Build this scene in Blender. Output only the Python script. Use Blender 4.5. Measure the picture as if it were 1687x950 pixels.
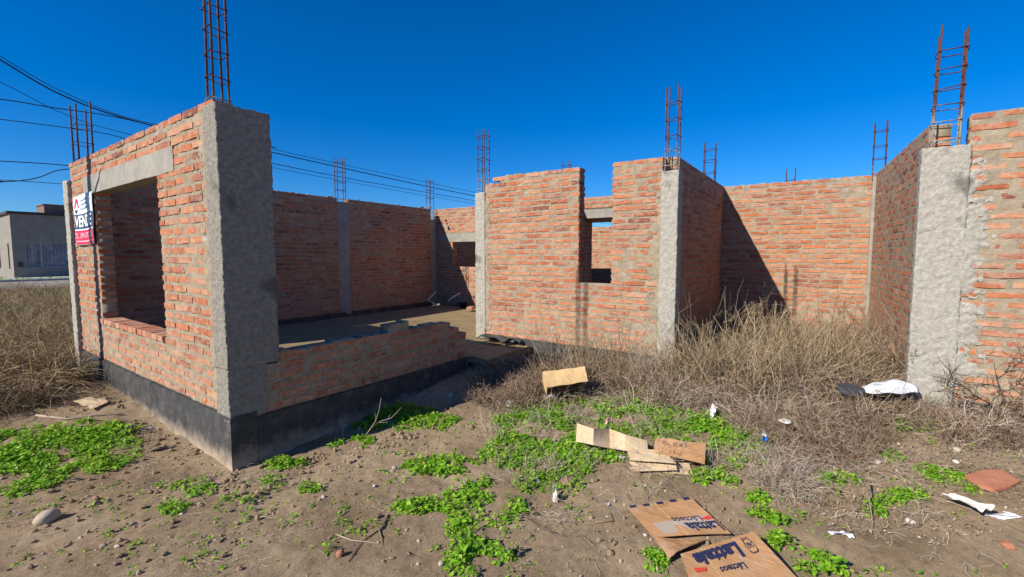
import bpy, math, random
import numpy as np
from mathutils import Vector, Matrix
R = math.radians
random.seed(7); rng = np.random.default_rng(7)
for o in list(bpy.data.objects): bpy.data.objects.remove(o)
S = bpy.context.scene

# ------------------------------------------------------------ camera, world, sun, exposure
H = 1.55; PITCH = R(4.346); AZ = R(35.5)
cd = bpy.data.cameras.new('camera'); cam = bpy.data.objects.new('camera', cd); S.collection.objects.link(cam)
cam.location = (0, 0, H); cam.rotation_euler = (R(90)-PITCH, 0, AZ-R(90))
cd.sensor_width = 36; cd.lens = 36*750/1687; cd.clip_start = .05; cd.clip_end = 3000
S.camera = cam
EL = R(33.5); SA = R(18.5)
sund = Vector((-math.cos(EL)*math.cos(SA), math.cos(EL)*math.sin(SA), math.sin(EL)))
W = bpy.data.worlds.new('World'); S.world = W; W.use_nodes = True
wn = W.node_tree; wn.nodes.clear()
sky = wn.nodes.new('ShaderNodeTexSky'); sky.sky_type = 'NISHITA'; sky.sun_disc = False
sky.sun_elevation = EL; sky.sun_rotation = math.atan2(sund.x, sund.y)
sky.altitude = 300; sky.air_density = 1.0; sky.dust_density = 0.1; sky.ozone_density = 5.0
hs = wn.nodes.new('ShaderNodeHueSaturation'); hs.inputs['Saturation'].default_value = 1.18; hs.inputs['Value'].default_value = 1.0
sg = wn.nodes.new('ShaderNodeMix'); sg.data_type = 'RGBA'; sg.blend_type = 'MULTIPLY'; sg.inputs[0].default_value = 1; sg.inputs[7].default_value = (.78, 1.08, 1.50, 1)
bg = wn.nodes.new('ShaderNodeBackground'); bg.inputs['Strength'].default_value = 0.063
wo = wn.nodes.new('ShaderNodeOutputWorld')
wn.links.new(sky.outputs[0], sg.inputs[6]); wn.links.new(sg.outputs[2], hs.inputs['Color']); wn.links.new(hs.outputs[0], bg.inputs[0]); wn.links.new(bg.outputs[0], wo.inputs[0])
sl = bpy.data.lights.new('sun', 'SUN'); sl.energy = 5.0; sl.angle = R(.5); sl.color = (1, .93, .83)
so = bpy.data.objects.new('sun', sl); S.collection.objects.link(so); so.rotation_euler = sund.to_track_quat('Z', 'Y').to_euler()
S.view_settings.view_transform = 'Standard'; S.view_settings.look = 'None'; S.view_settings.gamma = 1
S.view_settings.exposure = 0.47
S.render.engine = 'CYCLES'

# ------------------------------------------------------------ survey: photo pixel -> place
fwv = np.array([math.cos(AZ), math.sin(AZ), 0]); rtv = np.array([math.sin(AZ), -math.cos(AZ), 0]); upv = np.array([0, 0, 1.])
FF = fwv*math.cos(PITCH)-upv*math.sin(PITCH); UU = upv*math.cos(PITCH)+fwv*math.sin(PITCH)
def ray(x, y): return FF+rtv*(x-843.5)/750+UU*(475-y)/750
def onz(x, y, z):
    r = ray(x, y); return np.array([0, 0, H])+(z-H)/r[2]*r
def onx(x, y, X):
    r = ray(x, y); return np.array([0, 0, H])+X/r[0]*r
def ony(x, y, Y):
    r = ray(x, y); return np.array([0, 0, H])+Y/r[1]*r

# ------------------------------------------------------------ noise
def _h(*a):
    h = np.zeros_like(a[0], dtype=np.uint32)
    for k, v in zip((374761393, 668265263, 2246822519), a): h = h+v.astype(np.int64).astype(np.uint32)*np.uint32(k)
    h = (h ^ (h >> np.uint32(13)))*np.uint32(1274126177); h = h ^ (h >> np.uint32(16))
    return (h & np.uint32(0xffff)).astype(float)/65535
def vn2(x, y):
    x = np.asarray(x, float); y = np.asarray(y, float)
    xi = np.floor(x); yi = np.floor(y); u = x-xi; v = y-yi; u = u*u*(3-2*u); v = v*v*(3-2*v)
    return (_h(xi, yi)*(1-u)+_h(xi+1, yi)*u)*(1-v)+(_h(xi, yi+1)*(1-u)+_h(xi+1, yi+1)*u)*v
def vn3(x, y, z):
    zi = np.floor(z); w = z-zi; w = w*w*(3-2*w)
    def pl(zz): return vn2(x+zz*17.13, y+zz*31.7)
    return pl(zi)*(1-w)+pl(zi+1)*w
def fbm2(x, y, o=4):
    s = 0; a = .5
    for i in range(o): s = s+a*(vn2(x+i*9.1, y+i*5.3)-.5); a *= .5; x = x*2.03; y = y*2.03
    return s
def fbm3(p, f, o=3):
    s = 0; a = .5
    for i in range(o): s = s+a*(vn3(p[:, 0]*f+i*7, p[:, 1]*f+3.3*i, p[:, 2]*f+50)-.5); a *= .5; f *= 2.07
    return s
def ss(t): t = np.clip(t, 0, 1); return t*t*(3-2*t)
def gbase(X, Y):
    zl = .155*ss((Y-3.5)/3.3)*(1-ss((X-1.43)/2.5)*(Y < 12)); zr = .28*ss((X-1.9)/3.1)
    zr = np.where(X > 9, zr*(1-ss((X-9)/20)), zr)
    return np.minimum(zl+zr*(1-ss((Y-9)/6)), .31)
def gh(X, Y, fine=True):
    X = np.asarray(X, float); Y = np.asarray(Y, float)
    z = gbase(X, Y)+.05*fbm2(X*1.1+3, Y*1.1, 3)
    near = np.exp(-((X-2.5)**2+(Y-1.8)**2)/60)
    z = z+near*.035*fbm2(X*5, Y*5, 3)
    # scuffs and footprints in the dry dirt
    if fine:
        n = fbm2(X*18, Y*18, 3); z = z+near*.016*n
        z = z+near*.007*fbm2(X*42+9, Y*42, 2)
        m = fbm2(X*2.2+40, Y*2.2+11, 2); z = z-near*.02*ss((m-.08)/.1)
    # sand banked against the plinth of the corner wall
    return z
def G(x, y, dz=0):
    z = .05
    for _ in range(12):
        p = onz(x, y, z+dz); z = float(gh(p[0], p[1]))
    return Vector((p[0], p[1], z+dz))

# ------------------------------------------------------------ mesh plumbing
def mesh_np(name, V, F, mat, parent=None, smooth=False):
    V = np.asarray(V, float).reshape(-1, 3); F = np.asarray(F, np.int32)
    me = bpy.data.meshes.new(name); n, k = F.shape
    me.vertices.add(len(V)); me.vertices.foreach_set('co', V.ravel())
    me.loops.add(n*k); me.loops.foreach_set('vertex_index', F.ravel())
    me.polygons.add(n); me.polygons.foreach_set('loop_start', np.arange(0, n*k, k, dtype=np.int32)); me.polygons.foreach_set('loop_total', np.full(n, k, np.int32))
    me.polygons.foreach_set('use_smooth', np.full(n, bool(smooth)))
    me.materials.append(mat); me.update(calc_edges=True); me.validate()
    return link(name, me, parent)
def link(name, me, parent=None):
    o = bpy.data.objects.new(name, me); S.collection.objects.link(o)
    if parent: o.parent = parent
    if parent and parent.location.length > 0 and not parent.get('_local'): o.matrix_parent_inverse = Matrix.Translation(-parent.location)
    return o
def tag(o, label=None, cat=None, group=None, kind=None):
    if label: o['label'] = label
    if cat: o['category'] = cat
    if group: o['group'] = group
    if kind: o['kind'] = kind
    return o
def empty(name, loc, label=None, cat=None, group=None):
    o = bpy.data.objects.new(name, None); S.collection.objects.link(o); o.location = loc; o.empty_display_size = .1
    return tag(o, label, cat, group)
class MB:
    def __init__(s): s.v = []; s.f = []; s.n = 0
    def add(s, V, F):
        V = np.asarray(V, float).reshape(-1, 3); s.v.append(V)
        for f in F: s.f.append([i+s.n for i in f])
        s.n += len(V); return s
    def box(s, a, b, j=0):
        a = np.array(a, float); b = np.array(b, float)
        V = np.array([[x, y, z] for x in (a[0], b[0]) for y in (a[1], b[1]) for z in (a[2], b[2])])
        if j: V += rng.uniform(-j, j, V.shape)
        return s.add(V, [(0, 1, 3, 2), (4, 6, 7, 5), (0, 4, 5, 1), (2, 3, 7, 6), (0, 2, 6, 4), (1, 5, 7, 3)])
    def tube(s, pts, r, n=6, cap=True):
        pts = [Vector(p) for p in pts]; rr = r if isinstance(r, (list, tuple)) else [r]*len(pts)
        V = []; d0 = None
        for i, p in enumerate(pts):
            d = (pts[min(i+1, len(pts)-1)]-pts[max(i-1, 0)]).normalized()
            if d0 is None: a = d.orthogonal().normalized()
            else: a = (a-d*a.dot(d)).normalized()
            b = d.cross(a); d0 = d
            V += [p+(a*math.cos(t)+b*math.sin(t))*rr[i] for t in [2*math.pi*k/n for k in range(n)]]
        F = [(i*n+k, i*n+(k+1) % n, (i+1)*n+(k+1) % n, (i+1)*n+k) for i in range(len(pts)-1) for k in range(n)]
        if cap: F += [tuple(range(n))[::-1], tuple((len(pts)-1)*n+k for k in range(n))]
        return s.add([tuple(v) for v in V], F)
    def build(s, name, mat, parent=None, smooth=False, bevel=0):
        me = bpy.data.meshes.new(name); me.from_pydata(np.concatenate(s.v).tolist(), [], s.f); me.update()
        if smooth:
            for p in me.polygons: p.use_smooth = True
        me.materials.append(mat); o = link(name, me, parent)
        if bevel:
            m = o.modifiers.new('b', 'BEVEL'); m.width = bevel; m.segments = 2
        return o

# ------------------------------------------------------------ materials
def newmat(name):
    m = bpy.data.materials.new(name); m.use_nodes = True; nt = m.node_tree
    b = nt.nodes['Principled BSDF']; b.inputs['Roughness'].default_value = .9
    b.inputs['Specular IOR Level'].default_value = .25
    return m, nt, b
def N(nt, t, **k):
    n = nt.nodes.new(t)
    for a, v in k.items():
        if a in n.bl_rna.properties: setattr(n, a, v)
    return n
def noise(nt, scale, detail=4, rough=.6, vec=None, dist=0):
    n = N(nt, 'ShaderNodeTexNoise'); n.inputs['Scale'].default_value = scale; n.inputs['Detail'].default_value = detail
    n.inputs['Roughness'].default_value = rough; n.inputs['Distortion'].default_value = dist
    if vec is None:
        vec = N(nt, 'ShaderNodeTexCoord').outputs['Object']
    nt.links.new(vec, n.inputs['Vector']); return n.outputs['Fac']
def ramp(nt, fac, stops, interp='LINEAR'):
    r = N(nt, 'ShaderNodeValToRGB'); r.color_ramp.interpolation = interp; el = r.color_ramp.elements
    while len(el) > 1: el.remove(el[0])
    el[0].position = stops[0][0]; c = stops[0][1]; el[0].color = (*c, 1) if len(c) == 3 else c
    for p, c in stops[1:]:
        e = el.new(p); e.color = (*c, 1)
    nt.links.new(fac, r.inputs[0]); return r.outputs[0]
def mix(nt, fac, a, b, mode='MIX'):
    m = N(nt, 'ShaderNodeMix', data_type='RGBA', blend_type=mode)
    for i, v in ((0, fac), (6, a), (7, b)):
        if isinstance(v, (int, float)): m.inputs[i].default_value = v
        elif isinstance(v, tuple): m.inputs[i].default_value = (*v, 1)
        else: nt.links.new(v, m.inputs[i])
    return m.outputs[2]
def bump(nt, b, h, strength, dist=.01):
    n = N(nt, 'ShaderNodeBump'); n.inputs['Strength'].default_value = strength; n.inputs['Distance'].default_value = dist
    nt.links.new(h, n.inputs['Height']); nt.links.new(n.outputs[0], b.inputs['Normal'])
def objvec(nt, sc=(1, 1, 1)):
    m = N(nt, 'ShaderNodeMapping'); m.inputs['Scale'].default_value = sc
    nt.links.new(N(nt, 'ShaderNodeTexCoord').outputs['Object'], m.inputs[0]); return m.outputs[0]
def rnd_island(nt): return N(nt, 'ShaderNodeNewGeometry').outputs['Random Per Island']
def zramp(nt, z0, z1):
    sp = N(nt, 'ShaderNodeSeparateXYZ'); nt.links.new(N(nt, 'ShaderNodeTexCoord').outputs['Object'], sp.inputs[0])
    m = N(nt, 'ShaderNodeMapRange'); m.inputs[1].default_value = z0; m.inputs[2].default_value = z1; nt.links.new(sp.outputs[2], m.inputs[0]); return m.outputs[0]

def brick_mat():
    m, nt, b = newmat('fired_brick')
    c = ramp(nt, rnd_island(nt), [(0, (0.272, 0.076, 0.036)), (.2, (0.400, 0.128, 0.056)), (.4, (0.432, 0.176, 0.084)), (.55, (0.360, 0.104, 0.046)), (.7, (0.456, 0.232, 0.132)), (.82, (0.264, 0.080, 0.052)), (.9, (0.480, 0.144, 0.048)), (1, (0.176, 0.060, 0.048))])
    c = mix(nt, .8, c, ramp(nt, noise(nt, 28, 4), [(.3, (.80, .78, .78)), (.65, (1.15, 1.14, 1.12))]), 'MULTIPLY')
    lime = ramp(nt, noise(nt, 9, 5, .7, objvec(nt, (1, 1, 2.2)), .4), [(.46, (0, 0, 0)), (.68, (.6, .6, .6))])
    c = mix(nt, lime, c, (0.480, 0.368, 0.264))
    sm = ramp(nt, noise(nt, 26, 5, .75, objvec(nt, (1, 1, 2.6))), [(.57, (0, 0, 0)), (.66, (.75, .75, .75))])
    c = mix(nt, sm, c, (0.328, 0.262, 0.180))
    # wind-blown pale dust that collects towards the foot of the walls
    dust = mix(nt, zramp(nt, 1.1, .35), (0, 0, 0), ramp(nt, noise(nt, 14, 4, .7), [(.42, (0, 0, 0)), (.62, (.75, .75, .75))]))
    c = mix(nt, dust, c, (0.442, 0.323, 0.221))
    nt.links.new(c, b.inputs['Base Color']); bump(nt, b, noise(nt, 70, 5, .7), .6, .006); return m
def simple(name, base, hi, sc=12, bs=.5, bd=.005, bsc=80, rough=.9, spots=None):
    m, nt, b = newmat(name); b.inputs['Roughness'].default_value = rough
    c = ramp(nt, noise(nt, sc, 5, .65), [(.3, base), (.7, hi)])
    if spots: c = mix(nt, ramp(nt, noise(nt, spots[0], 3, .6, None, .5), [(spots[1], (0, 0, 0)), (spots[1]+.1, (1, 1, 1))]), c, spots[2])
    nt.links.new(c, b.inputs['Base Color'])
    if bs: bump(nt, b, noise(nt, bsc, 4, .7), bs, bd)
    return m
M = {}
M['brick'] = brick_mat()
M['mortar'] = simple('lime_mortar', (0.232, 0.188, 0.128), (0.400, 0.332, 0.232), 12, .9, .012, 75, spots=(5, .62, (0.400, 0.360, 0.288)))
M['plaster'] = simple('rough_cement_plaster', (0.282, 0.260, 0.216), (0.458, 0.427, 0.361), 40, .8, .014, 70, spots=(3.0, .60, (0.167, 0.154, 0.128)))
M['plaster_dark'] = simple('stained_rough_cement_plaster', (0.193, 0.175, 0.143), (0.350, 0.322, 0.267), 36, .9, .016, 70, spots=(3.0, .60, (0.138, 0.129, 0.106)))
M['lintel'] = simple('cast_concrete', (0.230, 0.212, 0.178), (0.340, 0.319, 0.264), 5, .4, .004, 50)
M['slab'] = simple('floated_concrete_floor', (.20, .15, .08), (.31, .235, .12), 3, .25, .003, 30, .8)
def plinth_mat():
    m, nt, b = newmat('bitumen_paint'); b.inputs['Roughness'].default_value = .75
    c = ramp(nt, noise(nt, 8, 6, .7), [(.3, (.032, .031, .030)), (.55, (.064, .062, .060)), (.75, (.13, .125, .118))])
    c = mix(nt, ramp(nt, noise(nt, 22, 5, .8, objvec(nt, (1, 1, .45))), [(.60, (0, 0, 0)), (.70, (.6, .6, .6))]), c, (.30, .28, .25))
    sp = zramp(nt, .17, .0)
    e = N(nt, 'ShaderNodeMath', operation='MULTIPLY_ADD'); nt.links.new(noise(nt, 9, 5, .7), e.inputs[0]); e.inputs[1].default_value = 1.6; e.inputs[2].default_value = -.95
    a = N(nt, 'ShaderNodeMath', operation='ADD'); nt.links.new(sp, a.inputs[0]); nt.links.new(e.outputs[0], a.inputs[1]); a.use_clamp = True
    c = mix(nt, a.outputs[0], c, (.42, .33, .24))
    nt.links.new(c, b.inputs['Base Color']); bump(nt, b, noise(nt, 50, 5, .7), .35, .004); return m
M['plinth'] = plinth_mat()
M['rust'] = simple('rusty_steel', (.055, .022, .018), (.13, .05, .035), 40, .4, .002, 200, .75)
M['limed_steel'] = simple('cement_splashed_steel', (.20, .12, .10), (.5, .46, .42), 30, .4, .002, 200, .8)
def limed_rod():
    m, nt, b = newmat('rusty_steel_with_cement_splashes'); b.inputs['Roughness'].default_value = .8
    f = N(nt, 'ShaderNodeMath', operation='ADD'); nt.links.new(zramp(nt, 2.78, 2.52), f.inputs[0])
    n2 = N(nt, 'ShaderNodeMath', operation='MULTIPLY_ADD'); nt.links.new(noise(nt, 35, 4, .7), n2.inputs[0]); n2.inputs[1].default_value = 2.2; n2.inputs[2].default_value = -1.2
    nt.links.new(n2.outputs[0], f.inputs[1]); f.use_clamp = True
    c = mix(nt, mix(nt, 1.0, f.outputs[0], ramp(nt, zramp(nt, 2.9, 2.7), [(0, (0, 0, 0)), (1, (1, 1, 1))]), 'MULTIPLY'), ramp(nt, noise(nt, 40, 4), [(.3, (.055, .022, .018)), (.7, (.13, .05, .035))]), (.42, .38, .34))
    nt.links.new(c, b.inputs['Base Color']); return m
M['rod_limed'] = limed_rod()
def dirt_mat():
    m, nt, b = newmat('dry_dirt'); b.inputs['Specular IOR Level'].default_value = .1
    c = ramp(nt, noise(nt, 1.6, 6, .6), [(.28, (0.216, 0.155, 0.092)), (.5, (0.308, 0.228, 0.141)), (.72, (0.405, 0.309, 0.200))])
    c = mix(nt, .9, c, ramp(nt, noise(nt, 26, 6, .75), [(.25, (.52, .5, .48)), (.48, (1, 1, 1)), (.8, (1.4, 1.38, 1.34))]), 'MULTIPLY')
    c = mix(nt, .8, c, ramp(nt, noise(nt, 220, 3, .8), [(.3, (.65, .64, .63)), (.7, (1.3, 1.3, 1.3))]), 'MULTIPLY')
    v = N(nt, 'ShaderNodeTexVoronoi'); v.inputs['Scale'].default_value = 95; nt.links.new(N(nt, 'ShaderNodeTexCoord').outputs['Object'], v.inputs['Vector'])
    g = ramp(nt, v.outputs['Distance'], [(.10, (1, 1, 1)), (.2, (0, 0, 0))])
    gm = mix(nt, 1.0, g, ramp(nt, noise(nt, 6, 3), [(.5, (0, 0, 0)), (.62, (.8, .8, .8))]), 'MULTIPLY')
    c = mix(nt, gm, c, mix(nt, .5, v.outputs['Color'], (.42, .36, .30)))
    nt.links.new(c, b.inputs['Base Color'])
    h = mix(nt, .35, noise(nt, 45, 6, .8), noise(nt, 260, 3, .8)); bump(nt, b, h, .9, .018); return m
M['dirt'] = dirt_mat()
def veg(name, stops, trans=.3, rough=.7):
    m, nt, b = newmat(name); b.inputs['Roughness'].default_value = rough
    c = ramp(nt, rnd_island(nt), stops); nt.links.new(c, b.inputs['Base Color'])
    if trans:
        t = N(nt, 'ShaderNodeBsdfTranslucent'); nt.links.new(c, t.inputs[0]); mx = N(nt, 'ShaderNodeMixShader'); mx.inputs[0].default_value = trans
        nt.links.new(b.outputs[0], mx.inputs[1]); nt.links.new(t.outputs[0], mx.inputs[2]); nt.links.new(mx.outputs[0], nt.nodes['Material Output'].inputs[0])
    return m
M['leaf'] = veg('fresh_leaf', [(0, (.10, .23, .015)), (.35, (.19, .42, .02)), (.75, (.28, .54, .03)), (.93, (.40, .58, .06)), (1, (.45, .38, .11))], .4, .5)
M['straw'] = veg('straw_stems', [(0, (.15, .105, .06)), (.35, (.29, .215, .125)), (.7, (.41, .32, .19)), (.9, (.50, .40, .25)), (1, (.22, .165, .11))], .15)
M['twig'] = veg('dry_twigs', [(0, (.06, .04, .028)), (.35, (.17, .115, .075)), (.7, (.31, .22, .145)), (1, (.42, .32, .22))], 0)
M['gray_twig'] = veg('bleached_twigs', [(0, (.20, .145, .10)), (.4, (.32, .245, .18)), (.8, (.43, .35, .27)), (1, (.54, .47, .38))], 0)
M['field'] = veg('field_grass', [(0, (.22, .155, .08)), (.35, (.34, .25, .13)), (.7, (.44, .34, .18)), (1, (.52, .41, .23))], .2)
M['pebble'] = veg('pebbles', [(0, (.20, .14, .10)), (.5, (.33, .245, .17)), (.85, (.42, .33, .24)), (1, (.5, .45, .38))], 0)
M['stone'] = simple('river_stone', (.34, .27, .19), (.50, .42, .31), 9, .3, .004, 60)
M['card'] = None
def card_mat(name, base, hi, patch=None):
    m, nt, b = newmat(name); b.inputs['Roughness'].default_value = .8
    c = ramp(nt, noise(nt, 5, 5, .6), [(.3, base), (.7, hi)])
    c = mix(nt, .5, c, ramp(nt, noise(nt, 60, 3, .6, objvec(nt, (1, .2, 1))), [(.3, (.8, .8, .8)), (.7, (1.1, 1.1, 1.1))]), 'MULTIPLY')
    if patch: c = mix(nt, ramp(nt, noise(nt, 7, 4, .7), [(.52, (0, 0, 0)), (.64, (.65, .65, .65))]), c, patch)
    nt.links.new(c, b.inputs['Base Color']); bump(nt, b, mix(nt, .5, noise(nt, 9, 4, .6, None, 1.2), noise(nt, 60, 3, .6, objvec(nt, (1, .15, 1)))), .7, .012); return m
M['card'] = card_mat('brown_cardboard', (.37, .195, .085), (.50, .28, .135), (.44, .30, .18))
M['cardpale'] = card_mat('pale_cardboard', (.50, .37, .22), (.62, .48, .30))
M['cardtan'] = card_mat('tan_cardboard', (.54, .36, .165), (.66, .45, .22))
def flat(name, c, rough=.7):
    m, nt, b = newmat(name); b.inputs['Base Color'].default_value = (*c, 1); b.inputs['Roughness'].default_value = rough; return m
M['blue_ink'] = flat('blue_ink', (.02, .026, .07)); M['red_ink'] = flat('red_ink', (.55, .06, .03)); M['brown_ink'] = flat('brown_ink', (.12, .06, .05))
M['tape'] = flat('dusty_packing_tape', (.40, .33, .26), .55)
M['navy'] = flat('navy_print', (.03, .06, .11), .5); M['white'] = simple('white_print', (.66, .68, .70), (.78, .79, .80), 20, 0, rough=.5)
M['crimson'] = flat('crimson_print', (.62, .02, .07), .5); M['pink'] = flat('faded_pink_print', (.78, .42, .46), .5); M['grayp'] = flat('pale_gray_print', (.45, .52, .60), .5)
M['plastic'] = simple('dusty_white_plastic', (.60, .61, .63), (.80, .80, .80), 14, .3, .004, 40, .45)
M['darkplastic'] = flat('dark_gray_plastic', (.055, .058, .062), .5); M['blackplastic'] = flat('black_plastic', (.012, .012, .014), .4)
M['blueplastic'] = flat('blue_plastic', (.02, .17, .55), .4)
M['paper'] = simple('dirty_paper', (.50, .44, .37), (.68, .63, .56), 25, .3, .004, 60)
M['clay'] = simple('broken_clay_tile', (.34, .13, .07), (.44, .19, .11), 14, .5, .005, 60, spots=(8, .62, (.3, .2, .14)))
M['render'] = simple('gray_house_render', (.205, .185, .155), (.28, .255, .215), 2, .3, .01, 8)
M['path'] = simple('pale_concrete_path', (.36, .34, .30), (.46, .44, .40), 3, .2, .004, 20)
M['asphalt'] = simple('dusty_street', (.22, .185, .15), (.30, .26, .21), 1, .2, .01, 12)
M['terracotta'] = simple('dull_brick_block', (.17, .11, .085), (.24, .16, .125), 3, .2, .004, 20)
M['wire'] = flat('black_cable', (.012, .012, .014), .6)
M['curtain'] = simple('pale_curtain', (.16, .165, .18), (.36, .37, .39), 4, 0)
M['metalpost'] = simple('galvanised_steel', (.25, .25, .26), (.34, .34, .35), 8, .2, .002, 60, .5)

# ------------------------------------------------------------ ground: one sheet out to the horizon
def axis(lo, hi, step, far, k=1.12):
    a = list(np.arange(lo, hi+1e-6, step)); s = step; x = lo
    left = []
    while x > -far: s *= k; x -= s; left.append(x)
    s = step; x = a[-1]; right = []
    while x < far: s *= k; x += s; right.append(x)
    return np.array(left[::-1]+a+right)
gx = axis(-.6, 5.0, .018, 900); gy = axis(-1.3, 7.2, .018, 900)
XX, YY = np.meshgrid(gx, gy, indexing='ij'); ZZ = gh(XX, YY)
nx, ny = XX.shape; idx = np.arange(nx*ny).reshape(nx, ny)
Fq = np.stack([idx[:-1, :-1], idx[1:, :-1], idx[1:, 1:], idx[:-1, 1:]], -1).reshape(-1, 4)
tag(mesh_np('ground', np.stack([XX, YY, ZZ], -1), Fq, M['dirt'], smooth=True), kind='structure')

# ------------------------------------------------------------ the unfinished brick house
house = empty('brick_house_shell', (1.43, 3.5, .0), 'roofless unfinished brick house with bare rebar rising from its concrete columns', 'house')
CH = .0772
def wall(o, ax, L, th, nsign, z0, ncourse, holes=(), top=None, res=.016, label=None, bl=.25, seed=0, start=0, relief=1.0, ch=CH, bh=.60, hj=(.012, .032)):
    """courses of separate bricks in a mortar core with an uneven surface; the face line runs from o along ax, depth goes -n"""
    ax = np.array(ax, float)/np.linalg.norm(ax); n = np.array([-ax[1], ax[0]])*nsign; o = np.array(o, float)
    rg = np.random.default_rng(seed+11); Ht = ncourse*ch
    def P(u, d, z): return np.stack([o[0]+ax[0]*u+n[0]*d, o[1]+ax[1]*u+n[1]*d, z], -1)
    cuts = sorted({0, L, *[min(max(h[0], 0), L) for h in holes], *[min(max(h[1], 0), L) for h in holes]})
    ul = [0.]
    for a, b in zip(cuts[:-1], cuts[1:]):
        k = max(1, int(round((b-a)/res))); ul += list(a+(b-a)*np.arange(1, k+1)/k)
    ul = np.array(ul); sub = max(2, int(round(ch/res))); zl = z0+np.arange(ncourse*sub+1)*ch/sub
    U, Z = np.meshgrid(ul, zl, indexing='ij')
    q = P(U, 0*U, Z).reshape(-1, 3)
    def surf(off):
        a = (fbm3(q+off, 30, 3)*.014+fbm3(q+off, 5, 3)*.017)*relief
        return (-.0052*relief+a).reshape(U.shape)
    df = surf(0); db = -th-surf(9)
    jit = (fbm3(q+3, 22, 2)*.012).reshape(U.shape)
    V = np.concatenate([P(U+jit, df, Z).reshape(-1, 3), P(U+jit, db, Z).reshape(-1, 3)])
    nu, nz = U.shape; id0 = np.arange(nu*nz).reshape(nu, nz); id1 = id0+nu*nz
    uc = (ul[:-1]+ul[1:])/2; zc = (zl[:-1]+zl[1:])/2
    keep = np.ones((nu-1, nz-1), bool)
    for h in holes: keep &= ~((uc[:, None] > h[0]) & (uc[:, None] < h[1]) & (zc[None] > h[2]) & (zc[None] < h[3]))
    if top is not None:
        tv = np.array([top(u) for u in uc]); keep &= zc[None] < tv[:, None]-.012*(1+fbm2(uc*14, uc*0+seed, 2)*2)[:, None]
    i, j = np.nonzero(keep)
    fr = np.stack([id0[i, j], id0[i+1, j], id0[i+1, j+1], id0[i, j+1]], -1); bk = np.stack([id1[i, j], id1[i, j+1], id1[i+1, j+1], id1[i+1, j]], -1)
    Fs = [fr, bk]; kp = np.pad(keep, 1)
    for (di, dj, a, b) in ((-1, 0, (0, 0), (0, 1)), (1, 0, (1, 1), (1, 0)), (0, -1, (1, 0), (0, 0)), (0, 1, (0, 1), (1, 1))):
        m = keep & ~kp[1+di:1+di+keep.shape[0], 1+dj:1+dj+keep.shape[1]]
        i, j = np.nonzero(m)
        Fs.append(np.stack([id0[i+a[0], j+a[1]], id0[i+b[0], j+b[1]], id1[i+b[0], j+b[1]], id1[i+a[0], j+a[1]]], -1))
    used = np.unique(np.concatenate(Fs)); remap = np.full(len(V), -1); remap[used] = np.arange(len(used))
    w = mesh_np('wall', V[used], remap[np.concatenate(Fs)], M['mortar'], house, smooth=True)
    if label: w['label'] = label
    # bricks
    BV = []; c = 0
    for k in range(ncourse):
        bk_h = ch*bh; za = z0+k*ch+(ch-bk_h)*.5+rg.normal(0, .0012)+(ch-bk_h)*(.35 if k == ncourse-1 else 0); zb = za+bk_h; zm = (za+zb)/2
        iv = [(0, L)]
        for h in holes:
            if h[2] < zm < h[3]:
                iv = [p for (a, b) in iv for p in ((a, min(b, h[0])), (max(a, h[1]), b)) if p[1]-p[0] > .03]
        u = -rg.uniform(0, .04)-((k+start) % 2)*.5*(bl+.02)
        while u < L:
            Lb = bl+rg.uniform(-.014, .01)
            if rg.random() < .05: Lb = .115
            for (a, b) in iv:
                p, r = max(u, a), min(u+Lb, b)
                if p-a < .06: p = a
                if b-r < .06: r = b
                if r-p < .06 or u+Lb <= a+.05 or u >= b-.05: continue
                if top is not None and zb > top((p+r)/2)+.004: continue
                e0 = rg.uniform(-.016, -.004) if p == a and a > 0 else 0; e1 = rg.uniform(.004, .016) if r == b and b < L else 0
                pr = rg.normal(0, .0018)*relief; prb = rg.normal(0, .0016); tl = rg.normal(0, .002)
                us = np.array([p+e0, p+e0+(r-p)*.33, p+e0+(r-p)*.66, r+e1]); 
                ed = rg.uniform(-.0034, .0034, (4, 4)); 
                X = []
                for q_, uu in enumerate(us):
                    t2 = tl*(q_-1.5)/1.5
                    en = .003 if q_ in (0, 3) else 0
                    X += [(uu, pr+ed[q_, 0]*.5-en, za+t2+ed[q_, 1]), (uu, pr+ed[q_, 2]*.5-en, zb+t2+ed[q_, 3]), (uu, -th-prb+en, zb+t2+ed[q_, 3]), (uu, -th-prb+en, za+t2+ed[q_, 1])]
                BV.append(X)
            u += Lb+rg.uniform(*hj)
    BV = np.array(BV); nb = len(BV); B = P(BV[..., 0], BV[..., 1], BV[..., 2]).reshape(-1, 3)
    t = []
    for s_ in range(3):
        a = 4*s_
        for q_ in range(4): t.append((a+q_, a+(q_+1) % 4, a+4+(q_+1) % 4, a+4+q_))
    t += [(0, 3, 2, 1), (12, 13, 14, 15)]
    t = np.array(t); Fb = (t[None]+np.arange(nb)[:, None, None]*16).reshape(-1, 4)
    bo = mesh_np('bricks', B, Fb, M['brick'], w)
    return w
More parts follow.
